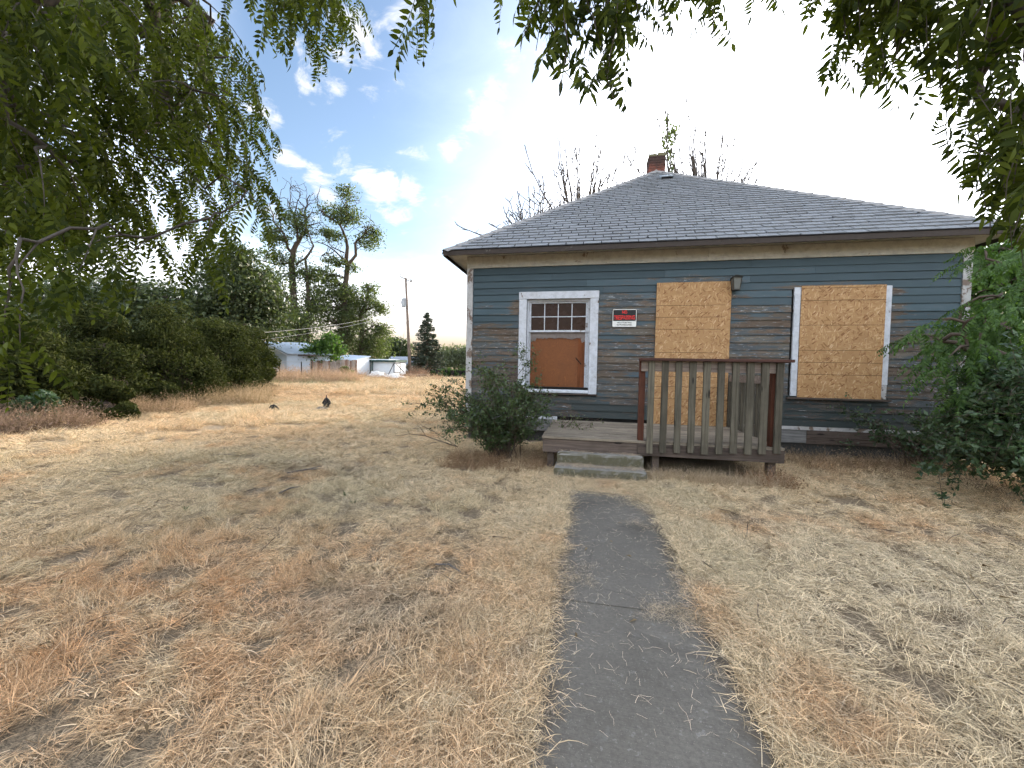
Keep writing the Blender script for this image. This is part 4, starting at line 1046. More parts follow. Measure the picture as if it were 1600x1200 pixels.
# ------------------------------------------------------------------ vegetation tools
def skeleton(root, targets, seed, crook=.12, sag=0.0, step=.5, lim=9999):
    """grow limbs from the polyline root to the targets; returns chains [(pts, start_index)] and nodes"""
    r_ = random.Random(seed); nodes = [Vector(p) for p in root]; par = [i_-1 for i_ in range(len(nodes))]
    o = nodes[0]; targets = sorted((Vector(t) for t in targets), key=lambda t: (t-nodes[-1]).length)
    tips = []
    for t in targets:
        arr = np.array([tuple(v) for v in nodes]); tv = np.array(tuple(t))
        d = np.linalg.norm(arr-tv, axis=1); pr_ = np.linalg.norm(arr-np.array(tuple(o)), axis=1)
        cost = d + .25*pr_ ; cost[0] += 2
        if len(root) > 2: cost[0:max(1, len(root)//3)] += 3
        j = int(np.argmin(cost)); a = nodes[j]; L_ = (t-a).length; k = max(2, min(8, int(L_/step)+1)); last = j
        bend = Vector((r_.gauss(0, 1), r_.gauss(0, 1), r_.gauss(0, 1)))*L_*crook
        for q in range(1, k+1):
            f = q/k; p_ = a.lerp(t, f) + bend*math.sin(math.pi*f) + Vector((0, 0, sag*L_*math.sin(math.pi*f)))
            if q < k: p_ += Vector((r_.gauss(0, 1), r_.gauss(0, 1), r_.gauss(0, 1)))*L_/k*crook*1.2
            nodes.append(p_); par.append(last); last = len(nodes)-1
        tips.append(last)
    return nodes, par, tips
def limb_mesh(mb, nodes, par, r0, rtip, nroot, sides=6, power=.42):
    n = len(nodes); cnt = [0]*n; kids = [[] for _ in range(n)]
    for i_ in range(n):
        if par[i_] >= 0: kids[par[i_]].append(i_)
    for i_ in range(n-1, -1, -1):
        cnt[i_] = max(1, sum(cnt[k] for k in kids[i_]))
    mx = max(cnt[0], 2)
    rad = [max(rtip, r0*(c_/mx)**power) for c_ in cnt]
    def chain(s_, pre):
        pts = [nodes[pre]] if pre >= 0 else []; rr = [min(rad[s_]*1.15, rad[pre])] if pre >= 0 else []
        stack = []; cur = s_
        while True:
            pts.append(nodes[cur]); rr.append(rad[cur] if kids[cur] else rtip*.6)
            if not kids[cur]: break
            ks = sorted(kids[cur], key=lambda k: -cnt[k]); stack += [(k, cur) for k in ks[1:]]; cur = ks[0]
        if len(pts) > 1: mb.tube(pts, rr, sides if rr[0] > rtip*2.5 else 4, False)
        return stack
    st_ = [(0, -1)]
    while st_:
        s_, p_ = st_.pop(); st_ += chain(s_, p_)
def compound_leaf(seed, L_=.34, pairs=8, ll=.085, lw=.026, droop=.9):
    """pinnate leaf along +X, hanging tip; returns V,F(quads),A"""
    r_ = np.random.default_rng(seed); V = []; F = []; A = []
    ax = []; p = np.array([0., 0, 0]); d = np.array([1., 0, .15])
    for k in range(pairs+2):
        ax.append((p.copy(), d/np.linalg.norm(d))); p = p + d/np.linalg.norm(d)*L_/(pairs+1); d = d+np.array([0, r_.normal(0, .05), -droop/(pairs+1)])
    for k in range(len(ax)-1):     # rachis
        b0 = len(V); w_ = .0022
        V += [ax[k][0]+[0, w_, 0], ax[k][0]-[0, w_, 0], ax[k+1][0]-[0, w_, 0], ax[k+1][0]+[0, w_, 0]]; F.append([b0, b0+1, b0+2, b0+3]); A += [.3]*4
    def leaflet(o, dd, nn, ln, wd):
        dd = dd/np.linalg.norm(dd); sdv = np.cross(nn, dd); sdv /= np.linalg.norm(sdv); up_ = np.cross(dd, sdv); c_ = r_.random(); b0 = len(V)
        cs = [(0, .0), (.28, .5), (.62, .42), (1, 0.02)]
        for (f, w_) in cs:
            pt = o+dd*ln*f - up_*(.12*ln*f*f)
            V.extend([pt-sdv*wd*w_ + up_*wd*w_*.25, pt+sdv*wd*w_+ up_*wd*w_*.25]); A.extend([c_, c_])
        for k in range(3): F.append([b0+2*k, b0+2*k+1, b0+2*k+3, b0+2*k+2])
    for k in range(1, pairs+1):
        o, d_ = ax[k]; sz = math.sin(math.pi*(k+.8)/(pairs+2.2))**.5
        for sgn in (-1, 1):
            if r_.random() < .05: continue
            dd = d_*r_.uniform(.35, .75) + np.array([0, sgn*1.0, 0]) + np.array([0, 0, -r_.uniform(.25, 1.1)])
            nn = np.array([r_.normal(0, .35), r_.normal(0, .35), 1.0])
            leaflet(o, dd, nn, ll*sz*r_.uniform(.85, 1.15), lw*r_.uniform(.85, 1.15))
    leaflet(ax[-1][0], ax[-1][1], np.array([0, 0.3, 1.]), ll*.9, lw)
    return np.array(V), np.array(F), np.array(A)
fr_var = [compound_leaf(s, .33+.02*s, 7+s % 3) for s in range(7)]
def basis(d, nrm):
    x = np.array(tuple(d)); x = x/np.linalg.norm(x); z_ = np.array(tuple(nrm)); z_ = z_-x*(x@z_); z_ /= (np.linalg.norm(z_)+1e-9); y_ = np.cross(z_, x)
    return np.stack([x, y_, z_], 1)
def fronds(parent, items, mt, var, name='leaf', rest='foliage', nobj=300, lab=None):
    """items: (pos, dir, scale, tone). The nobj nearest the camera become single objects, the rest one mesh."""
    items = sorted(items, key=lambda t: (Vector(t[0])-CAM).length/t[2])
    inview = lambda p_: (Vector(p_)-CAM).dot(_f) > .3
    r_ = np.random.default_rng(77); off = np.array(tuple(parent.location))
    meshes = [np_mesh(name, v, f, mt, a) for v, f, a in var]
    Vs = []; Fs = []; As = []; k = 0; c = 0
    for (p_, d, s_, tone) in items:
        i_ = int(r_.integers(0, len(var))); nrm = np.array([r_.normal(0, .35), r_.normal(0, .35), 1.0])
        Bm = basis(d, nrm)
        if c < nobj and inview(p_):
            o = link(name, meshes[i_], parent); mw = Matrix([[*(Bm[q]*s_), p_[q]-off[q]] for q in range(3)]+[[0, 0, 0, 1]]); o.matrix_local = mw; c += 1
        else:
            v, f, a = var[i_]; Vs.append((v*s_)@Bm.T+np.array(tuple(p_))-off); Fs.append(f+k); As.append(np.clip(a*.6+tone*.4, 0, 1)); k += len(v)
    if Vs:
        o = link(rest, np_mesh(rest, np.concatenate(Vs), np.concatenate(Fs), mt, np.concatenate(As)), parent); o['kind'] = 'stuff'
def inpoly(x, y, P_):
    c = False; j = len(P_)-1
    for i_ in range(len(P_)):
        if ((P_[i_][1] > y) != (P_[j][1] > y)) and (x < (P_[j][0]-P_[i_][0])*(y-P_[i_][1])/(P_[j][1]-P_[i_][1]+1e-9)+P_[i_][0]): c = not c
        j = i_
    return c
def twig_leaves(items, tip, prev, r_, n, length, spread=.8, hang=.6, sc=(.7, 1.1)):
    """a hanging twig end at tip carrying n compound leaves"""
    d0 = (tip-prev).normalized(); pts = [tip]; d = d0.copy()
    for q in range(5):
        d = (d+Vector((r_.gauss(0, .12), r_.gauss(0, .12), -hang*.45))).normalized(); pts.append(pts[-1]+d*length/5)
    for q in range(n):
        f = (q+.5)/n*5; k = min(4, int(f)); p_ = pts[k].lerp(pts[k+1], f-k)
        a = q*2.4+r_.random(); out = Vector((math.cos(a), math.sin(a), -.15-r_.random()*.7))
        dd = (out*spread + d*.6).normalized()
        items.append((tuple(p_), tuple(dd), r_.uniform(*sc), r_.random()))
    items.append((tuple(pts[-1]), tuple(d), r_.uniform(*sc), .5))
    return pts

# ------------------------------------------------------------------ big walnut tree on the left
lt = empty('walnut_tree', (-6.2, -6.3, 0), 'large walnut tree with drooping compound leaves overhanging the left of the lawn', 'tree')
r_ = random.Random(21)
polyA = [(-60, -60), (300, -60), (318, 20), (355, 75), (378, 110), (375, 160), (402, 200), (412, 235), (405, 270), (408, 310), (385, 335), (350, 340), (330, 365), (292, 375), (270, 390), (205, 395), (165, 375), (130, 380), (60, 400), (-60, 410)]
polyB = [(350, -70), (530, -70), (500, 25), (468, 70), (440, 45), (395, 15)]
tg = []; 
while len(tg) < 350:
    x, y = r_.uniform(-60, 430), r_.uniform(-60, 520)
    if inpoly(x, y, polyA):
        if 60 < x < 250 and 120 < y < 330 and r_.random() < .45: continue
        D = r_.uniform(4.6, 8.2) if x > 150 else r_.uniform(3.8, 7.2)
        p_ = at(x-14, y-.50*600/D, D)
        if p_.z > 1.2: tg.append(p_)
for _ in range(26):
    while True:
        x, y = r_.uniform(340, 530), r_.uniform(-70, 70)
        if inpoly(x, y, polyB): break
    tg.append(at(x-5, y-55, r_.uniform(4.2, 6)))
for x, y, D in ((60, 450, 3.2), (25, 480, 3.0), (150, 425, 3.4), (190, 430, 3.6), (330, 400, 3.8), (345, 390, 4), (240, 430, 3.8), (15, 520, 3.0), (385, 355, 4)): tg.append(at(x, y-.38*600/D, D))
for x, y, D in ((655, -60, 3.2), (690, -95, 3.2), (610, -110, 4)): tg.append(at(x, y, D))
root = [Vector((-6.2, -6.3, -.1)), Vector((-6.15, -6.25, 1.0)), Vector((-6.0, -6.1, 2.2)), Vector((-5.6, -5.8, 3.4)), Vector((-5.0, -5.2, 4.6)), Vector((-4.5, -4.6, 5.6)), Vector((-3.9, -4.0, 6.4))]
nodes, par, tips = skeleton(root, tg, 5, .07, .10, .5)
# bright limbs seen through the crown
items = []; mb = MB(); limb_mesh(mb, nodes, par, .17, .005, len(root), 7, .62)
tw = MB()
for t in tips:
    far_ = (nodes[t]-CAM).length
    n_ = 7 if far_ > 3.4 else 5
    pts = twig_leaves(items, nodes[t], nodes[par[t]], r_, n_, .42 if far_ > 3 else .3, hang=.55, sc=(.55, .88))
    tw.tube(pts, [.005, .0045, .004, .003, .0025, .002], 4, False)
lim = mb.build('trunk', M_bark, lt, (6.2, 6.3, 0), smooth=True)
o = tw.build('twigs', M_bark, lt, (6.2, 6.3, 0)); o['kind'] = 'stuff'
fronds(lt, items, M_walnut, fr_var)

# ------------------------------------------------------------------ walnut boughs hanging in from the right
rt_ = empty('walnut_tree', (6.0, -8.2, 0), 'walnut tree whose drooping boughs hang over the roof from the upper right', 'tree')
r_ = random.Random(33)
strands = []   # (px, py_top, py_tip, D)
for (x, tip, D, n_) in ((820, 60, 2.2, 1), (838, 78, 2.3, 1), (870, 150, 2.1, 1), (890, 110, 2.2, 2), (905, 150, 2.0, 2), (925, 100, 2.1, 2), (940, 130, 2.0, 2), (955, 170, 2.0, 3), (975, 95, 2.2, 2), (1000, 60, 2.4, 1), (1020, 50, 2.4, 2), (1040, 20, 2.6, 1),
                        (1085, 25, 2.4, 1), (1105, 85, 2.3, 1), (1100, 30, 2.4, 1),
                        (1200, 15, 3.4, 1), (1240, 10, 3.4, 1), (1280, 15, 3.2, 1), (1300, 60, 3.0, 2), (1310, 150, 3.0, 2), (1330, 100, 2.9, 2), (1350, 140, 2.8, 2), (1372, 175, 2.8, 3), (1390, 100, 3.0, 2), (1400, 130, 2.9, 2), (1410, 60, 2.9, 3), (1440, 100, 2.8, 2),
                        (1340, 60, 2.9, 3), (1370, 60, 3.1, 3), (1430, 40, 3.0, 3), (1460, 60, 2.6, 2),
                        (1475, 150, 2.6, 3), (1500, 110, 2.6, 2), (1525, 100, 2.5, 2), (1480, 270, 2.7, 1), (1510, 200, 2.6, 2), (1540, 180, 2.4, 2), (1520, 300, 2.5, 2), (1550, 260, 2.4, 2), (1575, 200, 2.3, 3), (1560, 330, 2.4, 2), (1590, 300, 2.3, 2), (1580, 380, 2.6, 2), (1610, 250, 2.4, 2), (1545, 380, 3.0, 1), (1600, 420, 2.8, 1), (1540, 60, 2.5, 2), (1580, 80, 2.5, 3)):
    if x > 1450: n_ = max(1, n_-1)
    for _ in range(n_): strands.append((x+r_.gauss(0, 9 if n_ > 1 else 0), tip-(r_.random()**1.5*60 if n_ > 1 else 0), D+r_.gauss(0, .15)))
for _x, _y in ((1545, 330), (1560, 350), (1575, 370), (1590, 340), (1568, 300), (1585, 390), (1555, 395)): strands += [(_x+r_.gauss(0, 6), _y, 2.5+r_.gauss(0, .1))]*1
for _ in range(4): strands.append((r_.uniform(1310, 1660), r_.uniform(-160, -20), r_.uniform(2.5, 4.5)))
tg = []; keep = []
for x, tip, D in strands:
    p_ = at(x, tip, D); top = p_+Vector((r_.gauss(0, .08), r_.gauss(0, .08), .42+r_.random()*.1)); tg.append(top); keep.append(p_)
root = [Vector((6.0, -8.2, -.1)), Vector((5.9, -8.15, 1.4)), Vector((5.6, -8.0, 2.8)), Vector((5.0, -7.6, 3.9)), Vector((4.2, -7.0, 4.7)), Vector((3.4, -6.4, 5.0)), Vector((2.6, -5.9, 5.0)), Vector((1.8, -5.6, 4.9)), Vector((1.0, -5.4, 4.8))]
order = sorted(range(len(tg)), key=lambda i_: (tg[i_]-root[-1]).length)
nodes, par, tips = skeleton(root, tg, 6, .05, .10, .45)
items = []; mb = MB(); limb_mesh(mb, nodes, par, .16, .0035, len(root), 7, .62); tw = MB()
for i_, t in zip(order, tips):
    a = nodes[t]; b_ = keep[i_]; n_ = 6; pts = [a.lerp(b_, q/5)+Vector((r_.gauss(0, .012), r_.gauss(0, .012), 0))*(q > 0) for q in range(6)]
    for q in range(n_):
        f = (q+.3)/n_*5; k = min(4, int(f)); p_ = pts[k].lerp(pts[k+1], f-k); an = q*2.4+r_.random()
        dd = Vector((math.cos(an)*.55, math.sin(an)*.55, -.75-r_.random()*.5)).normalized()
        s_ = r_.uniform(.42, .68)
        p2 = p_.copy(); items.append((tuple(p2+Vector((0, 0, .10))), tuple(dd), s_, r_.random()))
    tw.tube(pts, [.0035, .003, .0028, .0025, .002, .0015], 4, False)
mb.build('trunk', M_bark, rt_, (-6.0, 8.2, 0), smooth=True)
o = tw.build('twigs', M_bark, rt_, (-6.0, 8.2, 0)); o['kind'] = 'stuff'
fr_hang = [compound_leaf(50+s, .30, 6+s % 2, .115, .030, .35) for s in range(6)]
fronds(rt_, items, M_walnut, fr_hang)

# ------------------------------------------------------------------ leaf clouds
def leaf_cloud(C_, Nn, size, seed, aspect=2.0, flat=.5):
    """triangular pair leaves at points C_ (n,3), facing roughly Nn"""
    r = np.random.default_rng(seed); n = len(C_)
    d = Nn*flat + r.normal(0, 1, (n, 3)); d /= np.linalg.norm(d, axis=1)[:, None]
    t = r.normal(0, 1, (n, 3)); t = t-d*(t*d).sum(1)[:, None]; t /= np.linalg.norm(t, axis=1)[:, None]
    b_ = np.cross(d, t); s_ = size*r.uniform(.6, 1.35, n)[:, None]
    V = np.stack([C_-t*s_*.5, C_+b_*s_*.5/aspect, C_+t*s_*.5, C_-b_*s_*.5/aspect], 1).reshape(-1, 3)
    F = np.arange(4*n).reshape(-1, 4); A = np.repeat(r.random(n), 4)
    return V, F, A
def cloud_obj(name, parent, C_, Nn, size, mt, seed, aspect=2.0, flat=.5, tone=None):
    V, F, A = leaf_cloud(C_, Nn, size, seed, aspect, flat)
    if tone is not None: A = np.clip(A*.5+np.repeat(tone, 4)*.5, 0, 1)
    o = link(name, np_mesh(name, V-np.array(tuple(parent.location)), F, mt, A), parent); return o
def lumpy(center, rx, ry, rz, n, seed, lumps=26, inner=.72):
    """points near the surface of a lumpy, ground-standing bush"""
    r = np.random.default_rng(seed); c = np.array(tuple(center))
    u = r.normal(0, 1, (lumps, 3)); u /= np.linalg.norm(u, axis=1)[:, None]; u[:, 2] = np.abs(u[:, 2])*1.1-.15
    lc = u*np.array([rx, ry, rz])*r.uniform(.55, .9, (lumps, 1)); lr = r.uniform(.26, .48, lumps)*min(rx, ry, rz*1.1)
    k = r.integers(0, lumps, n); v = r.normal(0, 1, (n, 3)); v /= np.linalg.norm(v, axis=1)[:, None]
    rad = lr[k]*(inner+(1-inner)*r.random(n)*1.25); P_ = lc[k]+v*rad[:, None]*np.array([1, 1, .8])
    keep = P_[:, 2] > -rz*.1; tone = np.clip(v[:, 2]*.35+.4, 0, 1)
    return P_[keep]+c, v[keep], tone[keep]
def core(name, parent, center, rx, ry, rz, seed, mt):
    b = MB(); nu, nv = 16, 9
    for j in range(nv+1):
        for i_ in range(nu):
            th = math.pi*.5*j/nv; ph = 2*math.pi*i_/nu; q = Vector((math.cos(ph)*math.cos(th), math.sin(ph)*math.cos(th), math.sin(th)))
            k = 1+.22*pn(q*2.2+Vector((seed, 0, 0))); b.v.append((center[0]+q.x*rx*k, center[1]+q.y*ry*k, center[2]-.1+q.z*rz*k))
    for j in range(nv):
        for i_ in range(nu): b.f.append((j*nu+i_, j*nu+(i_+1) % nu, (j+1)*nu+(i_+1) % nu, (j+1)*nu+i_))
    L_ = parent.location
    return b.build(name, mt, parent, (-L_.x, -L_.y, -L_.z), smooth=True)

# hedge row of big dark shrubs at the left edge of the lot
hedges = [  # px centre, dist, half width px, top py, label
    (25, 14.5, 105, 485, 'dark rounded evergreen shrub at the near left end of the hedge row'),
    (150, 16.5, 110, 450, 'tall dark evergreen shrub second from the near left end of the row'),
    (255, 18.0, 100, 458, 'broad dark evergreen shrub in the middle of the left hedge row'),
    (335, 20.5, 85, 468, 'dark evergreen shrub left of the round one closing the hedge row'),
    (392, 23.0, 52, 502, 'round dark evergreen shrub closing the far end of the hedge row beside the garage')]
for k, (px, D, hwp, topy, lab) in enumerate(hedges):
    b0 = at(px, 600, D); gzv = G0(b0); c_ = Vector((b0.x, b0.y, gzv))
    depth = (c_-CAM).dot(_f); topz = at(px, topy, D).z; rz = max(1.0, (topz-gzv)); rx = hwp/600*depth*math.cos(0)*.8
    e_ = empty('evergreen_shrub', c_, lab, 'shrub', 'dark shrubs in the left hedge row')
    P_, Nn, tn = lumpy(c_, rx*1.12, rx*.85, rz*1.0, 46000, 60+k, 70, .62)
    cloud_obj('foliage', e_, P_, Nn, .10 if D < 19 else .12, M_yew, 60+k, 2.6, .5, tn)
    core('inner_branches', e_, c_, rx*.5, rx*.4, rz*.55, k, M_brownbark)  # closed dome added inside the leaves to block see-through
for k, (px, D, hwp, topy, lab, mt) in enumerate((
    (165, 13.2, 62, 570, 'low dark bush in front of the left hedge row', M_yew), (60, 12.6, 50, 590, 'low grey green bush at the near left foot of the hedge row', M_dullbush), (260, 15.5, 32, 585, 'small bush in front of the middle of the left hedge row', M_yew))):
    b0 = at(px, 600, D); gzv = G0(b0); c_ = Vector((b0.x, b0.y, gzv)); depth = (c_-CAM).dot(_f); topz = at(px, topy, D).z; rz = max(.5, topz-gzv); rx = hwp/600*depth*.8
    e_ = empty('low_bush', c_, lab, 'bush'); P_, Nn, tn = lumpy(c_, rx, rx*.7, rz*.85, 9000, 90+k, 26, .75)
    cloud_obj('foliage', e_, P_, Nn, .09, mt, 90+k, 2.4, .4, tn); core('inner_branches', e_, c_, rx*.45, rx*.3, rz*.45, 9+k, M_brownbark)  # same added dome core, smaller

def px_tree(name, label, base, D, limbs, bl, mt, bark, lsize, seed, group=None, tw_n=0, dens=1.0):
    """a tree standing D metres off; limbs are polylines (px,py,radius m), bl leaf clumps (px,py,rx,ry,n)"""
    r_ = random.Random(seed); b0 = at(base[0], base[1], D); b0.z = G0(b0)-.1
    e_ = empty(name, b0, label, 'tree', group); mb = MB(); allp = []
    sc = (b0-CAM).length/FPX*1.0
    fo = ray(*base).length
    for l in limbs:
        y0 = r_.uniform(-1, 1); pts = []; rr = []
        dd = D; n_ = len(l)
        for q, (x, y, rad) in enumerate(l):
            dep = D + (r_.uniform(-.6, .6)*q*.5 if q else 0) if l is not limbs[0] else D+r_.uniform(-.15, .15)*q
            p_ = b0.copy() if (l is limbs[0] and q == 0) else at(x, y, dep); pts.append(p_); rr.append(rad*.78)
        # subdivide with crookedness
        P2, R2 = [], []
        for q in range(len(pts)-1):
            P2.append(pts[q]); R2.append(rr[q])
            ln_ = (pts[q+1]-pts[q]).length; P2.append(pts[q].lerp(pts[q+1], .5)+Vector((r_.gauss(0, 1), r_.gauss(0, 1), r_.gauss(0, 1)))*ln_*.05); R2.append((rr[q]+rr[q+1])/2)
        P2.append(pts[-1]); R2.append(rr[-1]); mb.tube(P2, R2, 7, False); allp += [(p_, w_) for p_, w_ in zip(P2, R2)]
    # twigs out of the finer limbs
    fine = [(p_, w_) for p_, w_ in allp if w_ < .16]
    for _ in range(tw_n):
        p_, w_ = r_.choice(fine); d = Vector((r_.gauss(0, 1), r_.gauss(0, 1), r_.gauss(.35, .8))).normalized(); q = [p_]; rr = [.03]
        for s_ in range(5):
            d = (d+Vector((r_.gauss(0, .5), r_.gauss(0, .5), r_.gauss(.1, .5)))).normalized(); q.append(q[-1]+d*r_.uniform(.25, .55)); rr.append(.03-.004*s_)
        mb.tube(q, rr, 4, False)
    C_, S_ = [], []
    g2 = np.random.default_rng(seed)
    for (x, y, rx, ry, n_) in bl:
        cen = np.array(tuple(at(x, y, D))); ex = rx*D/FPX*.95; ez = ry*D/FPX*.95; n_ = int(n_*dens*(1.75 if lsize == .21 else 1))
        ns = max(5, int(n_/38)); u = g2.normal(0, 1, (ns, 3)); u /= np.linalg.norm(u, axis=1)[:, None]; u *= g2.random((ns, 1))**.4
        sc_ = cen+u*np.array([ex, ex*.9, ez]); k = g2.integers(0, ns, n_); w_ = min(ex, ez)*.22+.15
        pts = sc_[k]+g2.normal(0, 1, (n_, 3))*np.array([w_*1.3, w_*1.3, w_*.7]); C_.append(pts)
        # connect clump to nearest limb
        for q in range(0, ns, 3):
            t = Vector(sc_[q]); a = min((p_ for p_, w2 in allp if w2 < .35 or True), key=lambda p_: (p_-t).length+.5*max(0, p_.z-t.z))
            mb.tube([a, a.lerp(t, .5)+Vector((r_.gauss(0, .3), r_.gauss(0, .3), .25)), t], [.06, .04, .02], 4, False)
    mb.build('trunk', bark, e_, (-b0.x, -b0.y, -b0.z), smooth=True)
    if C_:
        C_ = np.concatenate(C_); Nn = np.zeros_like(C_); Nn[:, 2] = 1
        cloud_obj('crown', e_, C_, Nn, lsize, mt, seed, 1.7, .3)
    return e_

px_tree('locust_tree', 'tall gnarled locust with bare twisting top behind the pale blue garage', (474, 588), 47,
    [[(474, 588, .55), (469, 509, .5), (459, 478, .45), (457, 447, .42), (455, 409, .38), (458, 392, .34), (467, 376, .26), (478, 361, .18), (477, 340, .12), (480, 320, .08), (484, 305, .05)],
     [(457, 395, .2), (450, 388, .18), (447, 372, .14), (431, 351, .1), (427, 336, .08), (420, 317, .04)],
     [(465, 378, .16), (459, 336, .1), (465, 313, .05), (470, 303, .03)], [(459, 338, .08), (452, 322, .06), (453, 295, .04), (458, 290, .03)],
     [(480, 353, .1), (498, 348, .06), (504, 353, .03)], [(476, 345, .09), (487, 332, .06), (500, 334, .04)], [(440, 362, .09), (433, 330, .05), (437, 310, .04), (428, 298, .02)],
     [(454, 468, .25), (442, 459, .2), (410, 459, .1)], [(451, 411, .16), (431, 413, .1), (404, 406, .05)],
     [(482, 588, .3), (480, 509, .28), (480, 447, .2), (477, 405, .16), (490, 384, .11), (483, 367, .07), (478, 352, .05)], [(462, 415, .16), (475, 405, .12), (490, 384, .06)], [(466, 312, .05), (474, 322, .05), (470, 335, .06)]],
    [(455, 345, 20, 15, 900), (433, 370, 15, 11, 700), (430, 400, 20, 7, 500), (466, 420, 22, 22, 700), (410, 452, 34, 20, 2600), (486, 432, 11, 16, 700), (448, 500, 42, 24, 4200), (425, 430, 20, 12, 600), (490, 470, 16, 22, 1500), (475, 540, 40, 26, 3000), (478, 360, 9, 14, 200)], M_locust, M_brownbark, .21, 201, 'tall trees behind the garage', 60)
px_tree('locust_tree', 'tall locust with a forked leaning right limb standing nearest the utility pole side', (545, 588), 49,
    [[(545, 588, .5), (537, 509, .46), (538, 461, .42), (541, 436, .38), (543, 415, .36), (542, 395, .26), (541, 374, .2), (535, 359, .16), (529, 349, .12), (508, 336, .09), (497, 320, .05)],
     [(532, 353, .11), (533, 328, .08), (540, 318, .06), (546, 315, .05), (562, 313, .03)], [(537, 357, .1), (544, 345, .08), (541, 325, .06), (534, 312, .05), (546, 300, .04), (546, 292, .02)],
     [(543, 415, .24), (556, 399, .22), (555, 380, .18), (566, 370, .13), (573, 359, .09), (585, 352, .05)],
     [(540, 407, .13), (523, 392, .1), (508, 382, .07), (494, 377, .04)], [(538, 395, .1), (519, 386, .07), (510, 372, .04)], [(505, 337, .06), (497, 325, .05), (496, 308, .03)], [(523, 392, .06), (516, 396, .04), (505, 398, .02)]],
    [(541, 303, 10, 11, 350), (525, 332, 17, 12, 800), (548, 338, 14, 13, 650), (524, 372, 9, 8, 350), (508, 362, 9, 6, 250), (574, 376, 15, 12, 650), (586, 362, 8, 12, 350), (520, 408, 15, 7, 500), (510, 430, 14, 12, 900), (522, 455, 24, 16, 2000), (552, 420, 9, 8, 250), (540, 500, 13, 50, 4200), (505, 490, 20, 25, 1500), (552, 455, 10, 12, 300)], M_locust, M_brownbark, .21, 202, 'tall trees behind the garage', 45)
px_tree('locust_tree', 'shorter bushy locust at the right of the tall trees near the utility pole', (565, 588), 51,
    [[(565, 588, .4), (565, 517, .34), (566, 484, .28), (573, 467, .18), (577, 453, .1)], [(565, 500, .16), (553, 480, .12), (548, 465, .07)], [(567, 490, .14), (585, 480, .1), (598, 476, .05)], [(565, 520, .12), (585, 508, .1), (600, 510, .05)]],
    [(563, 476, 26, 15, 2000), (578, 452, 12, 14, 700), (596, 482, 12, 11, 600), (597, 516, 12, 10, 800), (560, 502, 22, 15, 1400), (584, 540, 20, 24, 2800), (560, 545, 20, 24, 1800)], M_locust, M_brownbark, .21, 203, 'tall trees behind the garage', 20)
px_tree('leafy_tree', 'dense dark tree rising behind the far end of the left hedge row', (375, 580), 34,
    [[(375, 580, .3), (378, 500, .26), (380, 450, .18), (372, 415, .1)], [(379, 480, .14), (400, 450, .1), (410, 430, .05)], [(378, 480, .14), (350, 450, .08)]],
    [(360, 430, 40, 28, 4500), (395, 450, 36, 30, 4000), (345, 470, 40, 30, 4500), (400, 490, 35, 30, 3500), (370, 400, 22, 14, 1400), (420, 480, 25, 25, 2500)], M_fargreen, M_brownbark, .22, 204, None, 8)
px_tree('leafy_tree', 'broad leafy tree behind the hedge row under the walnut foliage', (200, 580), 36,
    [[(200, 580, .35), (205, 500, .3), (200, 440, .15)]], [(190, 480, 75, 26, 5000), (270, 480, 60, 24, 4000), (110, 480, 70, 28, 4000), (200, 490, 110, 40, 6000), (330, 520, 90, 26, 7000), (150, 530, 120, 28, 6000)], M_fargreen, M_brownbark, .25, 205)
px_tree('leafy_tree', 'green shrubby tree with broad leaves overhanging the board fence', (506, 588), 35,
    [[(506, 588, .12), (506, 560, .1), (508, 535, .06)], [(506, 565, .06), (492, 550, .04), (484, 545, .03)], [(506, 565, .06), (520, 548, .04)]],
    [(505, 548, 19, 15, 1500), (490, 553, 11, 8, 600), (520, 545, 11, 14, 600), (512, 530, 11, 8, 400)], M_bright, M_brownbark, .26, 206)
px_tree('leafy_tree', 'rounded far tree between the carport and the utility pole', (615, 585), 78,
    [[(615, 585, .3), (615, 560, .25), (617, 540, .12)]], [(612, 540, 19, 13, 2200), (622, 548, 18, 16, 2400), (606, 560, 16, 12, 1400), (632, 545, 12, 16, 1000)], M_fargreen, M_brownbark, .42, 207)
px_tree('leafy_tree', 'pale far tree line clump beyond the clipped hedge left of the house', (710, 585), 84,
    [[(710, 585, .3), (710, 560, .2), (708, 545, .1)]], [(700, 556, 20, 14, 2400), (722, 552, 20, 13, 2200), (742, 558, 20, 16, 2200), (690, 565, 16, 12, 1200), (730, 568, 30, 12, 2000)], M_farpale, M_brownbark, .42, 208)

# far wood closing the horizon
g2 = np.random.default_rng(44); C_ = []; N_ = []; T_ = []
for k in range(64):
    a = R(-85+k*2.35+g2.uniform(-.8, .8)); D = g2.uniform(105, 135); c_ = np.array([CAM.x+D*math.sin(a), CAM.y+D*math.cos(a), .4]); h = g2.uniform(3.5, 6.5)
    a_, b_, t_ = lumpy(c_, g2.uniform(4, 6), 3, h, 1500, 700+k, 14, .7); C_.append(a_); N_.append(b_); T_.append(t_)
C_ = np.concatenate(C_); V, F, A = leaf_cloud(C_, np.concatenate(N_), .62, 45, 1.5, .4)
tag(link('far_wood', np_mesh('far_wood', V, F, M_fargreen, A)), 'low far wood along the horizon', kind='stuff')
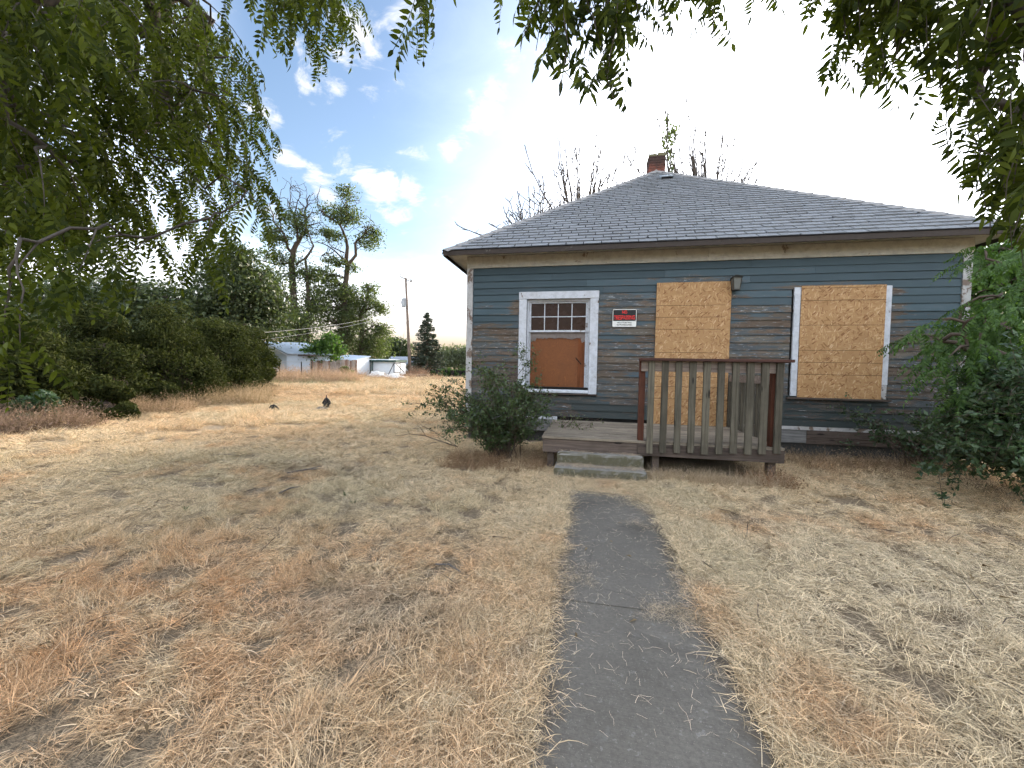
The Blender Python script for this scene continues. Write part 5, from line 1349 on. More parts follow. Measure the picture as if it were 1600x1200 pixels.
# spruce
spx, sD = 667, 44
b0 = at(spx, 585, sD); b0.z = G0(b0)-.1; top = at(663, 487, sD)
e_ = empty('spruce_tree', b0, 'dark pointed spruce standing right of the utility pole', 'tree')
mb = MB(); Hs = top.z-b0.z; mb.tube([b0, b0+Vector((0, 0, Hs*.5)), Vector((b0.x, b0.y, top.z))], [.22, .13, .02], 7, False)
C_ = []; g2 = np.random.default_rng(9)
zz = .5
while zz < Hs:
    f = 1-zz/Hs; rad = 2.25*f**.72+.10; nb = max(5, int(13*f+4))
    for k in range(nb):
        a = g2.uniform(0, 6.28); r2 = rad*g2.uniform(.78, 1.18); n_ = int(40+95*f)
        t = g2.random(n_)**.7; x = b0.x+np.cos(a)*r2*t+g2.normal(0, .07, n_); y = b0.y+np.sin(a)*r2*t+g2.normal(0, .07, n_)
        zc = b0.z+zz-.30*r2*t+.22*r2*t**3-np.abs(g2.normal(0, .10, n_))*(t+.3); C_.append(np.stack([x, y, zc], 1))
        mb.tube([(b0.x, b0.y, b0.z+zz), (b0.x+math.cos(a)*r2*.6, b0.y+math.sin(a)*r2*.6, b0.z+zz-.12*r2), (b0.x+math.cos(a)*r2, b0.y+math.sin(a)*r2, b0.z+zz-.08*r2)], [.03, .02, .01], 4, False)
    zz += .20+.1*f
C_ = np.concatenate(C_); mb.build('trunk', M_brownbark, e_, (-b0.x, -b0.y, -b0.z))
Nn = np.zeros_like(C_); Nn[:, 2] = 1; cloud_obj('crown', e_, C_, Nn, .21, M_spruce, 8, 2.6, .2)

# clipped hedge by the house corner
c_ = at(700, 585, 36); c_.z = G0(c_)
e_ = empty('clipped_hedge', c_, 'long clipped dark green hedge in the distance left of the house', 'hedge')
P_ = []; Nn_ = []; T_ = []
for k in range(10):
    q = at(681+k*11, 585, 36+ (k*.25)); q.z = G0(q); a, b_, t_ = lumpy(q, .75, .6, .98, 2600, 300+k, 22, .8); P_.append(a); Nn_.append(b_); T_.append(t_)
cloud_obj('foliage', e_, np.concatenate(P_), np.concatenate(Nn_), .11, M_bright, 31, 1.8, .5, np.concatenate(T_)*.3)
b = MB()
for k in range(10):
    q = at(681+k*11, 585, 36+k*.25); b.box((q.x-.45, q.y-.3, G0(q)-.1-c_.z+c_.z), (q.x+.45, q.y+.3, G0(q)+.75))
b.build('inner_branches', M_dark, e_, (-c_.x, -c_.y, -c_.z))  # near-black boxes added as a core so the hedge stays dark inside

# bare trees behind the roof
def bare(label, base, tips_px, D, seed, r0, leafy=None, group='bare trees behind the house roof', extra=26):
    r_ = random.Random(seed); b0 = at(base, 560, D); b0.z = G0(b0)-.1
    e_ = empty('bare_tree', b0, label, 'tree', group)
    tips_px = list(tips_px)+[(x+r_.gauss(0, 30), y+abs(r_.gauss(0, 34))) for x, y in tips_px for _q in range(2 if len(tips_px) > 5 else 0)]
    tg = [at(x, y, D+r_.uniform(-1.0, 1.0)) for x, y in tips_px]
    cz = at(base, 352, D).z
    mb = MB(); hub = [b0, b0+Vector((.05, 0, (cz-b0.z)*.35)), b0+Vector((-.05, .1, (cz-b0.z)*.95))]
    mb.tube(hub, [r0*1.1, r0, r0*.8], 7)
    for t in tg:
        st = hub[2]+Vector((t.x-hub[2].x, t.y-hub[2].y, 0))*r_.uniform(0, .25); L_ = (t-st).length; out = Vector((t.x-st.x, t.y-st.y, 0))*r_.uniform(.05, .35)
        c1 = st.lerp(t, .45)+out+Vector((0, 0, -.05*L_)); pts = []; rr = []
        for q in range(13):
            f = q/12; p_ = st*(1-f)**2+c1*2*f*(1-f)+t*f*f+Vector((r_.gauss(0, 1), r_.gauss(0, 1), r_.gauss(0, .5)))*.022*(q > 0); pts.append(p_); rr.append(max(.019, .065*(1-f)**1.1*(r0/.1)**.3))
        mb.tube(pts, rr, 5, False)
        for _ in range(extra//5):
            k = r_.randrange(5, 12); a = pts[k].lerp(pts[k+1], r_.random()); d = ((pts[k+1]-pts[k]).normalized()+Vector((r_.gauss(0, .85), r_.gauss(0, .6), .1))).normalized(); l_ = r_.uniform(.3, 1.0)*(1.15-k/14)
            b_ = a+d*l_+Vector((0, 0, .1*l_)); m_ = a.lerp(b_, .5)+Vector((r_.gauss(0, .02), r_.gauss(0, .02), -.03*l_)); mb.tube([a, m_, b_], [.018, .015, .012], 4, False)
            if r_.random() < .5: e2 = m_+(d+Vector((r_.gauss(0, .5), r_.gauss(0, .5), .2))).normalized()*l_*.45; mb.tube([m_, e2], [.014, .010], 3, False)
    mb.build('trunk', M_graybark, e_, (-b0.x, -b0.y, -b0.z), smooth=True)
    if leafy:
        g2 = np.random.default_rng(seed); C_ = []
        for (x, y, rx, ry, n_) in leafy:
            cen = np.array(tuple(at(x, y, D))); C_.append(cen+g2.normal(0, 1, (n_, 3))*np.array([rx, rx, ry])*D/FPX*.55)
        C_ = np.concatenate(C_); Nn = np.zeros_like(C_); cloud_obj('leaves', e_, C_, Nn, .10, M_locust, seed, 1.2, 0)
bare('leafless tree with fanning limbs behind the roof right of the chimney', 1100,
     [(1105, 150), (1022, 165), (985, 215), (1240-160, 190), (1098, 215), (1148, 205), (1099, 240), (1175, 255), (1130, 250), (1060, 230), (1010, 230), (1122, 262), (1160, 300), (1190, 268), (1140, 285), (990, 250), (1000, 290), (1040, 215), (1178, 245), (1085, 185)], 20, 401, .16, None, extra=34)
bare('leafless tree with two upright stems behind the roof left of the chimney', 905,
     [(900, 188), (903, 240), (935, 180), (938, 220), (874, 220), (872, 235), (930, 250), (965, 255), (958, 290), (912, 290), (977, 240), (900, 300), (945, 300), (925, 270)], 19, 402, .11)
bare('low leafless tree showing twig tips above the left roof slope', 832,
     [(795, 312), (800, 335), (826, 290), (845, 288), (852, 300), (835, 300), (790, 345), (812, 330), (860, 320), (808, 298), (850, 285)], 18, 403, .08)
bare('slender poplar shoot with small leaves beside the chimney', 1046, [(1042, 175), (1055, 205), (1048, 230), (1043, 200)], 18, 404, .05,
     [(1042, 190, 3, 10, 40), (1045, 215, 8, 14, 120), (1055, 205, 5, 10, 60), (1046, 245, 6, 16, 90), (1048, 270, 4, 12, 50)], None, 3)

# ------------------------------------------------------------------ bush by the porch (left corner of the house)
def bush(name, label, cat, center, stems, mt, lsize, seed, nleaf, dry=0, group=None, sag=0.0, sig=.06, aspect=2.0):
    """stems: list of end points; leaves gather along the outer part of each stem"""
    r_ = random.Random(seed); g2 = np.random.default_rng(seed); c_ = Vector(center); c_.z = G0(c_)
    e_ = empty(name, c_, label, cat, group); mb = MB(); C_ = []
    for t in stems:
        t = Vector(t); st_ = c_+Vector((r_.gauss(0, .10), r_.gauss(0, .08), 0)); L_ = (t-st_).length
        pts = [st_]
        for q in range(1, 7):
            f = q/6; p_ = st_.lerp(t, f)+Vector((0, 0, (.16+sag)*L_*math.sin(math.pi*f)))+Vector((r_.gauss(0, 1), r_.gauss(0, 1), r_.gauss(0, 1)))*L_*.03; pts.append(p_)
        mb.tube(pts, [.009, .008, .007, .006, .0045, .003, .002], 5, False)
        for _ in range(9):
            k = r_.randrange(2, 6); a = pts[k].lerp(pts[k+1], r_.random()); d = ((pts[k+1]-pts[k]).normalized()*.8+Vector((r_.gauss(0, .7), r_.gauss(0, .7), r_.gauss(.2, .6)))).normalized(); l_ = r_.uniform(.12, .34)*min(1.4, .5+L_*.5)
            b_ = a+d*l_; mb.tube([a, a.lerp(b_, .5)+Vector((0, 0, .015)), b_], [.003, .002, .0012], 3, False)
            n_ = int(nleaf*r_.uniform(.6, 1.3)); f = g2.random(n_)[:, None]
            C_.append(np.array(tuple(a))*(1-f)+np.array(tuple(b_))*f+g2.normal(0, sig*.35, (n_, 3)))
    mb.build('stems', M_brownbark, e_, (-c_.x, -c_.y, -c_.z))
    C_ = np.concatenate(C_); C_ = C_[C_[:, 2] > c_.z+.04]; Nn = np.zeros_like(C_); Nn[:, 2] = 1
    o = cloud_obj('leaves', e_, C_, Nn, lsize, mt, seed, aspect, .5); o['kind'] = 'stuff'
    return e_
r_ = random.Random(71)
poly = [(660, 618), (700, 600), (735, 605), (742, 575), (762, 572), (785, 590), (830, 600), (850, 590), (870, 625), (866, 650), (850, 665), (838, 700), (800, 690), (760, 705), (715, 690), (690, 665), (668, 640)]
st_ = []
while len(st_) < 88:
    x, y = r_.uniform(650, 880), r_.uniform(565, 715)
    if inpoly(x, y, poly):
        D = r_.uniform(5.2, 6.6) - (.2 if x < 720 else 0); p_ = at(x, y, D)
        if p_.z > .12 and (p_.y < -.08 or p_.x < -2.35) and not (p_.x > -.62 and p_.y > -1.9 and p_.z < .5): st_.append(tuple(p_))
st_ += [tuple(at(820, 552, 6.6)), tuple(at(838, 548, 6.75)), tuple(at(748, 560, 6.4)), tuple(at(828, 580, 6.5)), tuple(at(640, 632, 6.0)), tuple(at(700, 592, 6.2)), tuple(at(752, 570, 6.3))]
bush('privet_bush', 'leafy green bush sprawling beside the porch at the left corner of the house', 'bush', (-1.25, -1.35, 0), st_, M_bush, .044, 72, 20)
# dry stems poking out to its left
dw = empty('dry_branch', (-1.9, -1.9, 0), 'thin bare arching branch lying out of the bush over the lawn', 'branch')
mb = MB(); p0 = at(715, 698, 5.3); pts = [p0, at(690, 690, 5.35), at(665, 681, 5.4), at(640, 678, 5.5), at(618, 681, 5.55)]
mb.tube(pts, [.007, .006, .005, .004, .002], 5)
for a, b_ in ((pts[1], at(672, 668, 5.4)), (pts[2], at(650, 662, 5.4)), (pts[3], at(632, 668, 5.5)), (pts[1], at(660, 698, 5.3)), (pts[0], at(650, 660, 5.3))): mb.tube([a, a.lerp(b_, .5)+Vector((0, 0, .02)), b_], [.0035, .003, .0015], 4)
mb.build('twigs', M_brownbark, dw, (1.9, 1.9, 0))
# little sprig on the deck
bush('weed_sprig', 'pale dry sprig lying along the deck by the wall', 'weed', (-.42, -1.0, 0), [(-.35, -1.0, .62), (-.2, -1.1, .60), (.05, -.9, .56), (.15, -1.2, .52), (-.1, -.8, .6), (.3, -.5, .52)], M_locust, .035, 74, 6)

# right-hand greenery against the house corner
r_ = random.Random(81)
cR = Vector((6.3, -1.0, 0))
e_ = empty('sumac_tree', (6.3, -1.0, 0), 'bright green sumac like tree with feathery leaves over the right house corner', 'tree')
tg = []
polyR = [(1445, 525), (1465, 500), (1520, 480), (1545, 430), (1500, 400), (1560, 380), (1680, 380), (1700, 620), (1620, 660), (1540, 640), (1500, 600), (1480, 570)]
while len(tg) < 95:
    x, y = r_.uniform(1430, 1700), r_.uniform(380, 660)
    if inpoly(x, y, polyR):
        p_ = at(x, y, r_.uniform(6.6, 9.5) if x > 1530 else r_.uniform(6.0, 7.2))
        if (p_.y < -.25 or p_.x > 5.95) and p_.z > .5 and p_.z < 4.6 : tg.append(p_)
root = [Vector((6.3, -1.0, -.1)), Vector((6.25, -.95, .6)), Vector((6.3, -.9, 1.3)), Vector((6.35, -.85, 2.0)), Vector((6.4, -.8, 2.7))]
nodes, par, tips = skeleton(root, tg, 16, .06, .1, .4); mb = MB(); limb_mesh(mb, nodes, par, .06, .005, 5, 6)
items = []
for t in tips: twig_leaves(items, nodes[t], nodes[par[t]], r_, 7, .22, 1.0, .35, (.75, 1.15))
mb.build('trunk', M_brownbark, e_, (-6.3, 1.0, 0), smooth=True)
fr_s = [compound_leaf(90+s, .36, 11, .062, .019, .8) for s in range(5)]
fronds(e_, items, M_bright, fr_s, nobj=260)
st_ = []
polyQ = [(1425, 680), (1440, 650), (1465, 632), (1500, 600), (1560, 570), (1700, 560), (1720, 745), (1640, 760), (1560, 740), (1480, 735), (1420, 715)]
while len(st_) < 150:
    x, y = r_.uniform(1380, 1720), r_.uniform(560, 755)
    if inpoly(x, y, polyQ):
        p_ = at(x, y, r_.uniform(5.5, 7.2))
        if p_.y < -.1 and p_.z > .08: st_.append(tuple(p_))
bush('dark_shrub', 'sprawling dark green shrub at the foot of the right house corner', 'shrub', (5.9, -1.1, 0), st_, M_dullbush, .062, 82, 30, aspect=2.4)
st_ = [(r_.uniform(4.0, 5.4), r_.uniform(-.75, -.15), r_.uniform(.3, 1.0)) for _ in range(22)]
bush('dark_shrub', 'low thin bush growing under the right boarded window', 'shrub', (4.9, -.45, 0), st_, M_dullbush, .05, 83, 11)
# trees beyond the right side of the lot
px_tree('leafy_tree', 'dense green tree behind the right corner of the house', (1600, 560), 17,
    [[(1600, 560, .2), (1602, 480, .18), (1600, 400, .1)], [(1600, 450, .1), (1570, 400, .05)]],
    [(1590, 400, 55, 25, 3000), (1600, 450, 80, 40, 7000), (1640, 520, 90, 60, 8000), (1560, 480, 40, 50, 3000), (1620, 600, 90, 40, 5000), (1570, 560, 45, 40, 4000)], M_bright, M_brownbark, .13, 209)

# ------------------------------------------------------------------ dry weeds (tall) along hedge, foundation and far bank
tallw = [clump(26, .09, .42, 1.15, .006, .35, 60+s) for s in range(4)]
def weed_leafy(seed):
    r = np.random.default_rng(seed); C_ = r.normal(0, 1, (90, 3))*[.10, .10, .10]; C_[:, 2] = np.abs(r.normal(0, .13, 90)); V, F, A = leaf_cloud(C_, np.zeros_like(C_), .035, seed, 2, 0)
    return np_mesh('weed', V, F, M_straw, A)
tall_col = source_collection('tall_weeds', tallw+[weed_leafy(s) for s in (1, 2, 3)])
r = np.random.default_rng(66); rows = []
def band(px0, px1, D0, D1, n, s0, s1, col, var=.2, kinds=(0, 7)):
    for _ in range(n):
        p_ = at(r.uniform(px0, px1), 600, r.uniform(D0, D1)); c = np.array(col)*r.uniform(1-var, 1+var)
        rows.append((p_.x, p_.y, G0(p_)-.01, r.uniform(s0, s1), *c, r.integers(*kinds)))
def spot(x0, x1, y0, y1, n, s0, s1, col, kinds=(0, 7)):
    for _ in range(n):
        x, y = r.uniform(x0, x1), r.uniform(y0, y1); c = np.array(col)*r.uniform(.75, 1.25); rows.append((x, y, float(gz(x, y))-.01, r.uniform(s0, s1), *c, r.integers(*kinds)))
band(-60, 150, 11.2, 13.5, 420, .7, 1.5, (.24, .17, .115)); band(150, 300, 13.5, 15.5, 260, .7, 1.4, (.36, .26, .16)); band(290, 420, 15.5, 22, 420, .8, 1.8, (.36, .27, .16))
band(430, 560, 27, 33, 520, 1.2, 2.8, (.44, .31, .20)); band(420, 560, 26, 31, 160, .8, 1.6, (.24, .25, .12)); band(560, 690, 30, 36, 220, .8, 1.8, (.38, .26, .16)); band(635, 670, 38, 41, 50, 2, 3, (.24, .16, .11))
spot(2.3, 5.6, -.7, -.15, 260, .35, .75, (.30, .22, .14)); spot(3.2, 5.2, -1.3, -.5, 130, .3, .6, (.30, .21, .13)); spot(4.6, 7.2, -2.3, -1.3, 200, .35, .7, (.24, .18, .12)); spot(.8, 2.5, -2.1, -1.8, 160, .2, .45, (.42, .33, .22)); spot(-.6, 0.9, -2.55, -2.25, 90, .2, .38, (.50, .40, .27), (0, 4))
spot(-2.0, -.5, -2.2, -1.3, 260, .3, .6, (.30, .20, .12)); spot(.8, 2.45, -2.15, -1.95, 200, .25, .6, (.46, .36, .24), (0, 4)); spot(2.0, 2.5, -2.2, -1.7, 40, .5, .8, (.30, .19, .11)); spot(-1.2, -.4, -1.5, -.6, 60, .3, .6, (.35, .25, .16))
rows = np.array(rows); n = len(rows)
scatter('tall_dry_weeds', rows[:, :3], np.stack([r.normal(0, .12, n), r.normal(0, .12, n), r.uniform(0, 6.28, n)], 1), rows[:, 3], np.concatenate([rows[:, 4:7], np.ones((n, 1))], 1), rows[:, 7], tall_col, 'taller dry brown weeds along the hedge, the house foot and the far bank')

# ------------------------------------------------------------------ far buildings and yard things
M_tin = simple('pale_blue_tin_roof', (.42, .50, .60), .5, .12, 3, .1)
M_bluewall = simple('pale_blue_wall', (.50, .58, .68), .8, .1, 2, .1)
M_whitewall = simple('white_painted_wall', (.62, .66, .70), .8, .1, 2, 0)
M_oldboard = wood_mat('old_fence_board', (.22, .175, .145), (.42, .36, .31), 'z', False)
M_oldboard2 = wood_mat('old_brown_fence_board', (.16, .09, .065), (.28, .18, .13), 'z', False)
M_greyroof = simple('grey_blue_roof', (.25, .28, .33), .8, .1, 2, .1)
M_greencanvas = simple('dark_green_canvas', (.035, .075, .065), .8, .2, 5, .1)
M_wire = simple('galvanised_wire', (.30, .29, .27), .5, .1, 5, 0, .3)
def hz(px, py, D): p_ = at(px, py, D); return p_
def flatD(px, D, zz_):   # a point at pixel column px on a level surface
    p_ = at(px, 585, D); return Vector((p_.x, p_.y, zz_))
# garage: gable toward the camera-left, long wall toward the camera
gA, gB = flatD(448, 35, .5), flatD(484, 34.5, .5); gL = flatD(414, 38.5, .5)
gr = empty('garage', (gA.x, gA.y, .45), 'pale blue garage with a light metal roof behind the dark hedge', 'garage')
hw = at(448, 553, 35).z; hr_ = at(415, 536, 38.5).z
u = (gB-gA).normalized()*1.0; 
wallv = gB + (gB-gA)*.9; 
sidev = (gL-gA)
LW = (wallv-gA); 
def Q3(a, b_, z_): v = gA+LW*a+sidev*b_; return (v.x-gA.x, v.y-gA.y, z_-.45)
MB().hexa([Q3(0, 0, .2), Q3(1, 0, .2), Q3(1, 2, .2), Q3(0, 2, .2), Q3(0, 0, hw), Q3(1, 0, hw), Q3(1, 2, hw), Q3(0, 2, hw)]).build('wall', M_bluewall, gr)
MB().add([Q3(0, 0, hw+.001), Q3(0, 1, hr_), Q3(0, 2, hw+.001), Q3(.01, 0, hw+.001), Q3(.01, 1, hr_), Q3(.01, 2, hw+.001)], [(0, 1, 2), (3, 5, 4), (0, 3, 4, 1), (1, 4, 5, 2)]).build('gable', M_whitewall, gr)
MB().add([Q3(-.04, -.08, hw-.02), Q3(1.03, -.08, hw-.02), Q3(1.03, 1, hr_+.05), Q3(-.04, 1, hr_+.05), Q3(-.04, 2.08, hw-.02), Q3(1.03, 2.08, hw-.02), Q3(-.04, -.08, hw+.05), Q3(1.03, -.08, hw+.05), Q3(1.03, 1, hr_+.12), Q3(-.04, 1, hr_+.12), Q3(-.04, 2.08, hw+.05), Q3(1.03, 2.08, hw+.05)],
         [(0, 3, 2, 1), (3, 4, 5, 2), (6, 7, 8, 9), (9, 8, 11, 10), (0, 1, 7, 6), (1, 2, 8, 7), (0, 6, 9, 3), (3, 9, 10, 4), (2, 5, 11, 8), (4, 10, 11, 5)]).build('roof', M_tin, gr)
a_ = Q3(-.045, -.085, hw-.1); b__ = Q3(-.045, 1, hr_-.02)
MB().tube([a_, b__], .06, 4).build('barge_board', M_whitewall, gr)
MB().box((Q3(.22, -.09, 0)[0], Q3(.22, -.09, 0)[1]-.08, hw-.45-.16), (Q3(.75, -.09, 0)[0], Q3(.22, -.09, 0)[1]-.02, hw-.45-.02)).build('gutter', M_rim, gr)
# board fence right of the garage, each board its own
fn = empty('board_fence', flatD(505, 34, .5), 'leaning old vertical board fence running right from the garage', 'fence')
fr = random.Random(8); nb = 27
for k in range(nb):
    px = 484+k*(557-484)/nb; p0 = flatD(px, 34.3-k*.02, .35); top = at(px, 564.5+fr.uniform(-1.2, 1.2)-(1.5 if px > 525 else 0), 34.3).z
    L_ = fn.location; w_ = .115; ln_ = fr.gauss(0, .03)
    x, y = p0.x-L_.x, p0.y-L_.y
    MB().hexa([(x, y, -.2), (x+w_, y+w_*.6, -.2), (x+w_-.02, y+w_*.6+.03, -.2), (x-.02, y+.03, -.2), (x+ln_, y, top-L_.z), (x+w_+ln_, y+w_*.6, top-L_.z), (x+w_+ln_-.02, y+w_*.6+.03, top-L_.z), (x-.02+ln_, y+.03, top-L_.z)]).build('board', M_oldboard2 if fr.random() < .4 else M_oldboard, fn)
a_, b__ = flatD(483, 34.4, 1.5)-fn.location, flatD(558, 33.9, 1.5)-fn.location
MB().tube([a_, b__], .04, 4).tube([a_-Vector((0, 0, .7)), b__-Vector((0, 0, .7))], .04, 4).build('rail', M_oldboard2, fn)
# shed
sA, sB = flatD(520, 36.0, .4), flatD(556, 35.2, .4)
sh = empty('shed', sA, 'small white shed with a light metal roof behind the board fence', 'shed')
dv = sB-sA; bk = Vector((-dv.y, dv.x, 0)).normalized()*3
if bk.y < 0: bk = -bk
h1 = at(540, 563, 35.5).z-.4; h2 = at(530, 556.5, 37).z-.4
def S3(a, b_, z_): v = dv*a+bk*b_; return (v.x, v.y, z_)
MB().hexa([S3(0, 0, -.2), S3(1, 0, -.2), S3(1, 1, -.2), S3(0, 1, -.2), S3(0, 0, h1), S3(1, 0, h1-.05), S3(1, 1, h2), S3(0, 1, h2+.1)]).build('wall', M_whitewall, sh)
MB().hexa([S3(-.1, -.1, h1+.01), S3(1.08, -.12, h1-.04), S3(1.08, 1, h2+.03), S3(-.1, 1, h2+.13), S3(-.1, -.1, h1+.09), S3(1.08, -.12, h1+.03), S3(1.08, 1, h2+.11), S3(-.1, 1, h2+.2)]).build('roof', M_tin, sh)
# round leafy shrub before the shed
c_ = flatD(542, 32.5, .5); c_.z = G0(c_); e_ = empty('round_shrub', c_, 'small round green shrub before the white shed end', 'shrub')
P_, Nn, tn = lumpy(c_, .75, .6, 1.3, 2600, 501, 18, .6); cloud_obj('foliage', e_, P_, Nn, .13, M_locust, 501, 1.8, .3, tn)
# long low white trailer with green awning
tA, tB = flatD(566, 39, .45), flatD(619, 37.5, .45)
tr = empty('trailer', tA, 'low white trailer with a dark green canopy edge under the trees', 'trailer')
dv = tB-tA; bk = Vector((-dv.y, dv.x, 0)).normalized()*2.4
if bk.y < 0: bk = -bk
th_ = at(595, 565, 38).z-.45
MB().hexa([S3(0, 0, .35), S3(.98, 0, .15), S3(.98, 1, .15), S3(0, 1, .35), S3(0, 0, th_), S3(.98, 0, th_), S3(.98, 1, th_), S3(0, 1, th_)]).build('body', M_whitewall, tr, bevel=.05)
MB().hexa([S3(-.02, -.1, th_+.001), S3(1.02, -.1, th_+.001), S3(1.02, 1, th_+.001), S3(-.02, 1, th_+.001), S3(-.02, -.1, th_+.14), S3(1.02, -.1, th_+.14), S3(1.02, 1, th_+.24), S3(-.02, 1, th_+.24)]).build('canopy', M_greencanvas, tr)
MB().hexa([S3(0, -.05, th_+.145), S3(.8, -.05, th_+.145), S3(.8, 1, th_+.245), S3(0, 1, th_+.245), S3(0, -.05, th_+.19), S3(.8, -.05, th_+.19), S3(.8, 1, th_+.29), S3(0, 1, th_+.29)]).build('roof_sheet', M_whitewall, tr)
for a in (.28, .33): MB().tube([S3(a, -.06, -.1), S3(a, -.06, th_)], .05, 5).build('post', M_greencanvas, tr)
MB().tube([S3(.15, -.03, .25), S3(.15, .02, .25)], .32, 12).tube([S3(.6, -.03, .15), S3(.6, .02, .15)], .32, 12).build('wheel', M_felt, tr)
# dark metal stand
q = flatD(617, 35.5, 0); q.z = G0(q); ms = empty('metal_stand', q, 'dark angular metal frame leaning beside the white tarps', 'frame')
MB().tube([(-.75, 0, 0), (-.1, 0, 1.25)], .035, 5).tube([(-.1, 0, 1.25), (.5, 0, 1.25)], .03, 5).tube([(.5, 0, 1.25), (.5, 0, .3)], .03, 5).tube([(-.1, 0, .45), (.5, 0, .45)], .03, 5).tube([(-.1, 0, 1.25), (-.1, 0, .45)], .03, 5).tube([(.15, 0, 1.2), (.85, 0, .5)], .035, 5).build('frame_tubes', M_felt, ms)
M_tarp = simple('white_tarp', (.70, .70, .68), .6, .1, 3, .3)
def mound(name, label, cat, px, D, rx, ry, rz, mt, seed, py=None):
    c_ = flatD(px, D, 0); c_.z = G0(c_)-.02; b = MB(); nu, nv = 18, 7
    for j in range(nv+1):
        for i_ in range(nu):
            t_ = math.pi/2*j/nv; ph = 2*math.pi*i_/nu; q = Vector((math.cos(ph)*math.cos(t_), math.sin(ph)*math.cos(t_), math.sin(t_))); k = 1+.45*pn(q*2.6+Vector((seed, 3, 0)))
            b.v.append((q.x*rx*k, q.y*ry*k, q.z*rz*k))
    for j in range(nv):
        for i_ in range(nu): b.f.append((j*nu+i_, j*nu+(i_+1) % nu, (j+1)*nu+(i_+1) % nu, (j+1)*nu+i_))
    o = b.build(name, mt, None, c_, smooth=True); return tag(o, label, cat)
mound('tarp_heap', 'cream white tarp heap in front of the trailer middle', 'tarp', 589, 34.5, .85, .6, .55, M_tarp, 1)
mound('tarp_heap', 'lower white tarp heap spreading right below the dark metal frame', 'tarp', 613, 34.0, 1.2, .6, .36, M_tarp, 5)
mound('brush_heap', 'brown heap of dry brush at the foot of the utility pole', 'brush', 648, 35.5, 1.5, .8, .38, simple('dry_brush', (.20, .13, .085), .95, .4, 8, .8), 8)
# far house
fA, fB = flatD(600, 62, .5), flatD(643, 60, .5); fh = empty('far_house', fA, 'far grey roofed house behind the trailer and the pole', 'house')
dv = fB-fA; bk = Vector((-dv.y, dv.x, 0)).normalized()*5
if bk.y < 0: bk = -bk
h1 = at(620, 570, 61).z-.5; h2 = at(620, 557, 64).z-.5
MB().hexa([S3(0, 0, -.3), S3(1, 0, -.3), S3(1, 1, -.3), S3(0, 1, -.3), S3(0, 0, h1), S3(1, 0, h1), S3(1, 1, h1), S3(0, 1, h1)]).build('wall', M_whitewall, fh)
MB().add([S3(-.03, -.1, h1), S3(1.03, -.1, h1), S3(1.03, .5, h2), S3(-.03, .5, h2), S3(-.03, 1.1, h1), S3(1.03, 1.1, h1)], [(0, 1, 2, 3), (3, 2, 5, 4), (0, 3, 4), (1, 5, 2)]).build('roof', M_greyroof, fh)
MB().hexa([S3(.45, -.01, .6), S3(.6, -.01, .6), S3(.6, .01, .6), S3(.45, .01, .6), S3(.45, -.01, 1.4), S3(.6, -.01, 1.4), S3(.6, .01, 1.4), S3(.45, .01, 1.4)]).build('window', M_glass, fh)
# wire fence post and wires before the garage
p0 = flatD(471, 30, 0); p0.z = G0(p0); wf = empty('wire_fence', p0, 'thin dark post and sagging wires of a fence before the garage', 'fence')
p1 = flatD(437, 29.5, 0); p1.z = G0(p1); p2 = flatD(487, 31, 0); p2.z = G0(p2)
hp = at(471, 565, 30).z-p0.z
for name_, p_ in (('post', p0), ('post', p1), ('post', p2)): MB().tube([p_-p0, p_-p0+Vector((0, 0, hp))], .035, 5).build('post', M_felt, wf)
for hh in (.98, .6, .25): MB().tube([p1-p0+Vector((0, 0, hp*hh)), Vector((0, 0, hp*hh-.01)), p2-p0+Vector((0, 0, hp*hh))], .009, 4, False).build('wire', M_wire, wf)
# utility pole
pb = flatD(641, 41, 0); pb.z = G0(pb); ptop = at(634, 434, 41); up_ = empty('utility_pole', pb, 'tall brown utility pole with one crossarm and a grey transformer', 'pole')
v = ptop-pb; MB().tube([(0, 0, -.2), tuple(v*.5), tuple(v)], [.17, .145, .11], 9).build('pole', M_pole, up_, smooth=True)
a1 = at(625, 432, 41)-pb; a2 = at(643.5, 441, 41)-pb
MB().tube([a1, a2], .065, 4).build('crossarm', M_pole, up_)
for f in (0.03, .9, .99):
    q = a1.lerp(a2, f); MB().tube([q, q+Vector((0, 0, .12)), q+Vector((0, 0, .22)), q+Vector((0, 0, .28))], [.02, .05, .06, .03], 7).build('insulator', M_wire, up_)
tq = at(631, 473, 40.7)-pb; MB().tube([tq-Vector((0, 0, .42)), tq+Vector((0, 0, .38)), tq+Vector((0, 0, .48))], [.24, .24, .12], 10).build('transformer', simple('grey_transformer', (.36, .38, .40), .5, .1, 5, 0), up_)
MB().tube([tq+Vector((-.05, 0, .45)), tq+Vector((-.25, 0, .2)), tq+Vector((-.42, 0, -.5)), tq+Vector((-.1, 0, -.9)), tq+Vector((.35, 0, -.75))], .02, 5).build('drop_cable', M_felt, up_)
for f, h_ in ((.32, .0),): MB().box((-.02+v.x*.78, -.05+v.y*.78, v.z*.78), (.02+v.x*.78, .3+v.y*.78, v.z*.78+.04)).build('bracket', M_felt, up_)
def wire(name_, label, a, b_, sag, rad=.012):
    pts = [a.lerp(b_, k/14)+Vector((0, 0, -sag*4*(k/14)*(1-k/14))) for k in range(15)]
    o = MB().tube([p_-a for p_ in pts], rad, 4, False).build(name_, M_wire, None, a); tag(o, label, 'wire', 'overhead wires')
wire('overhead_wire', 'upper thin wire running left from the pole behind the locusts', pb+v*.67, at(400, 532, 30), .3, .016)
wire('overhead_wire', 'pale service wire sagging in front of the tall trees toward the hedge', at(600, 492, 45), at(405, 520, 27), .25, .014)
wire('overhead_wire', 'guy wire slanting down left from the utility pole', pb+v*.62, flatD(618, 44, .6), .0, .012)
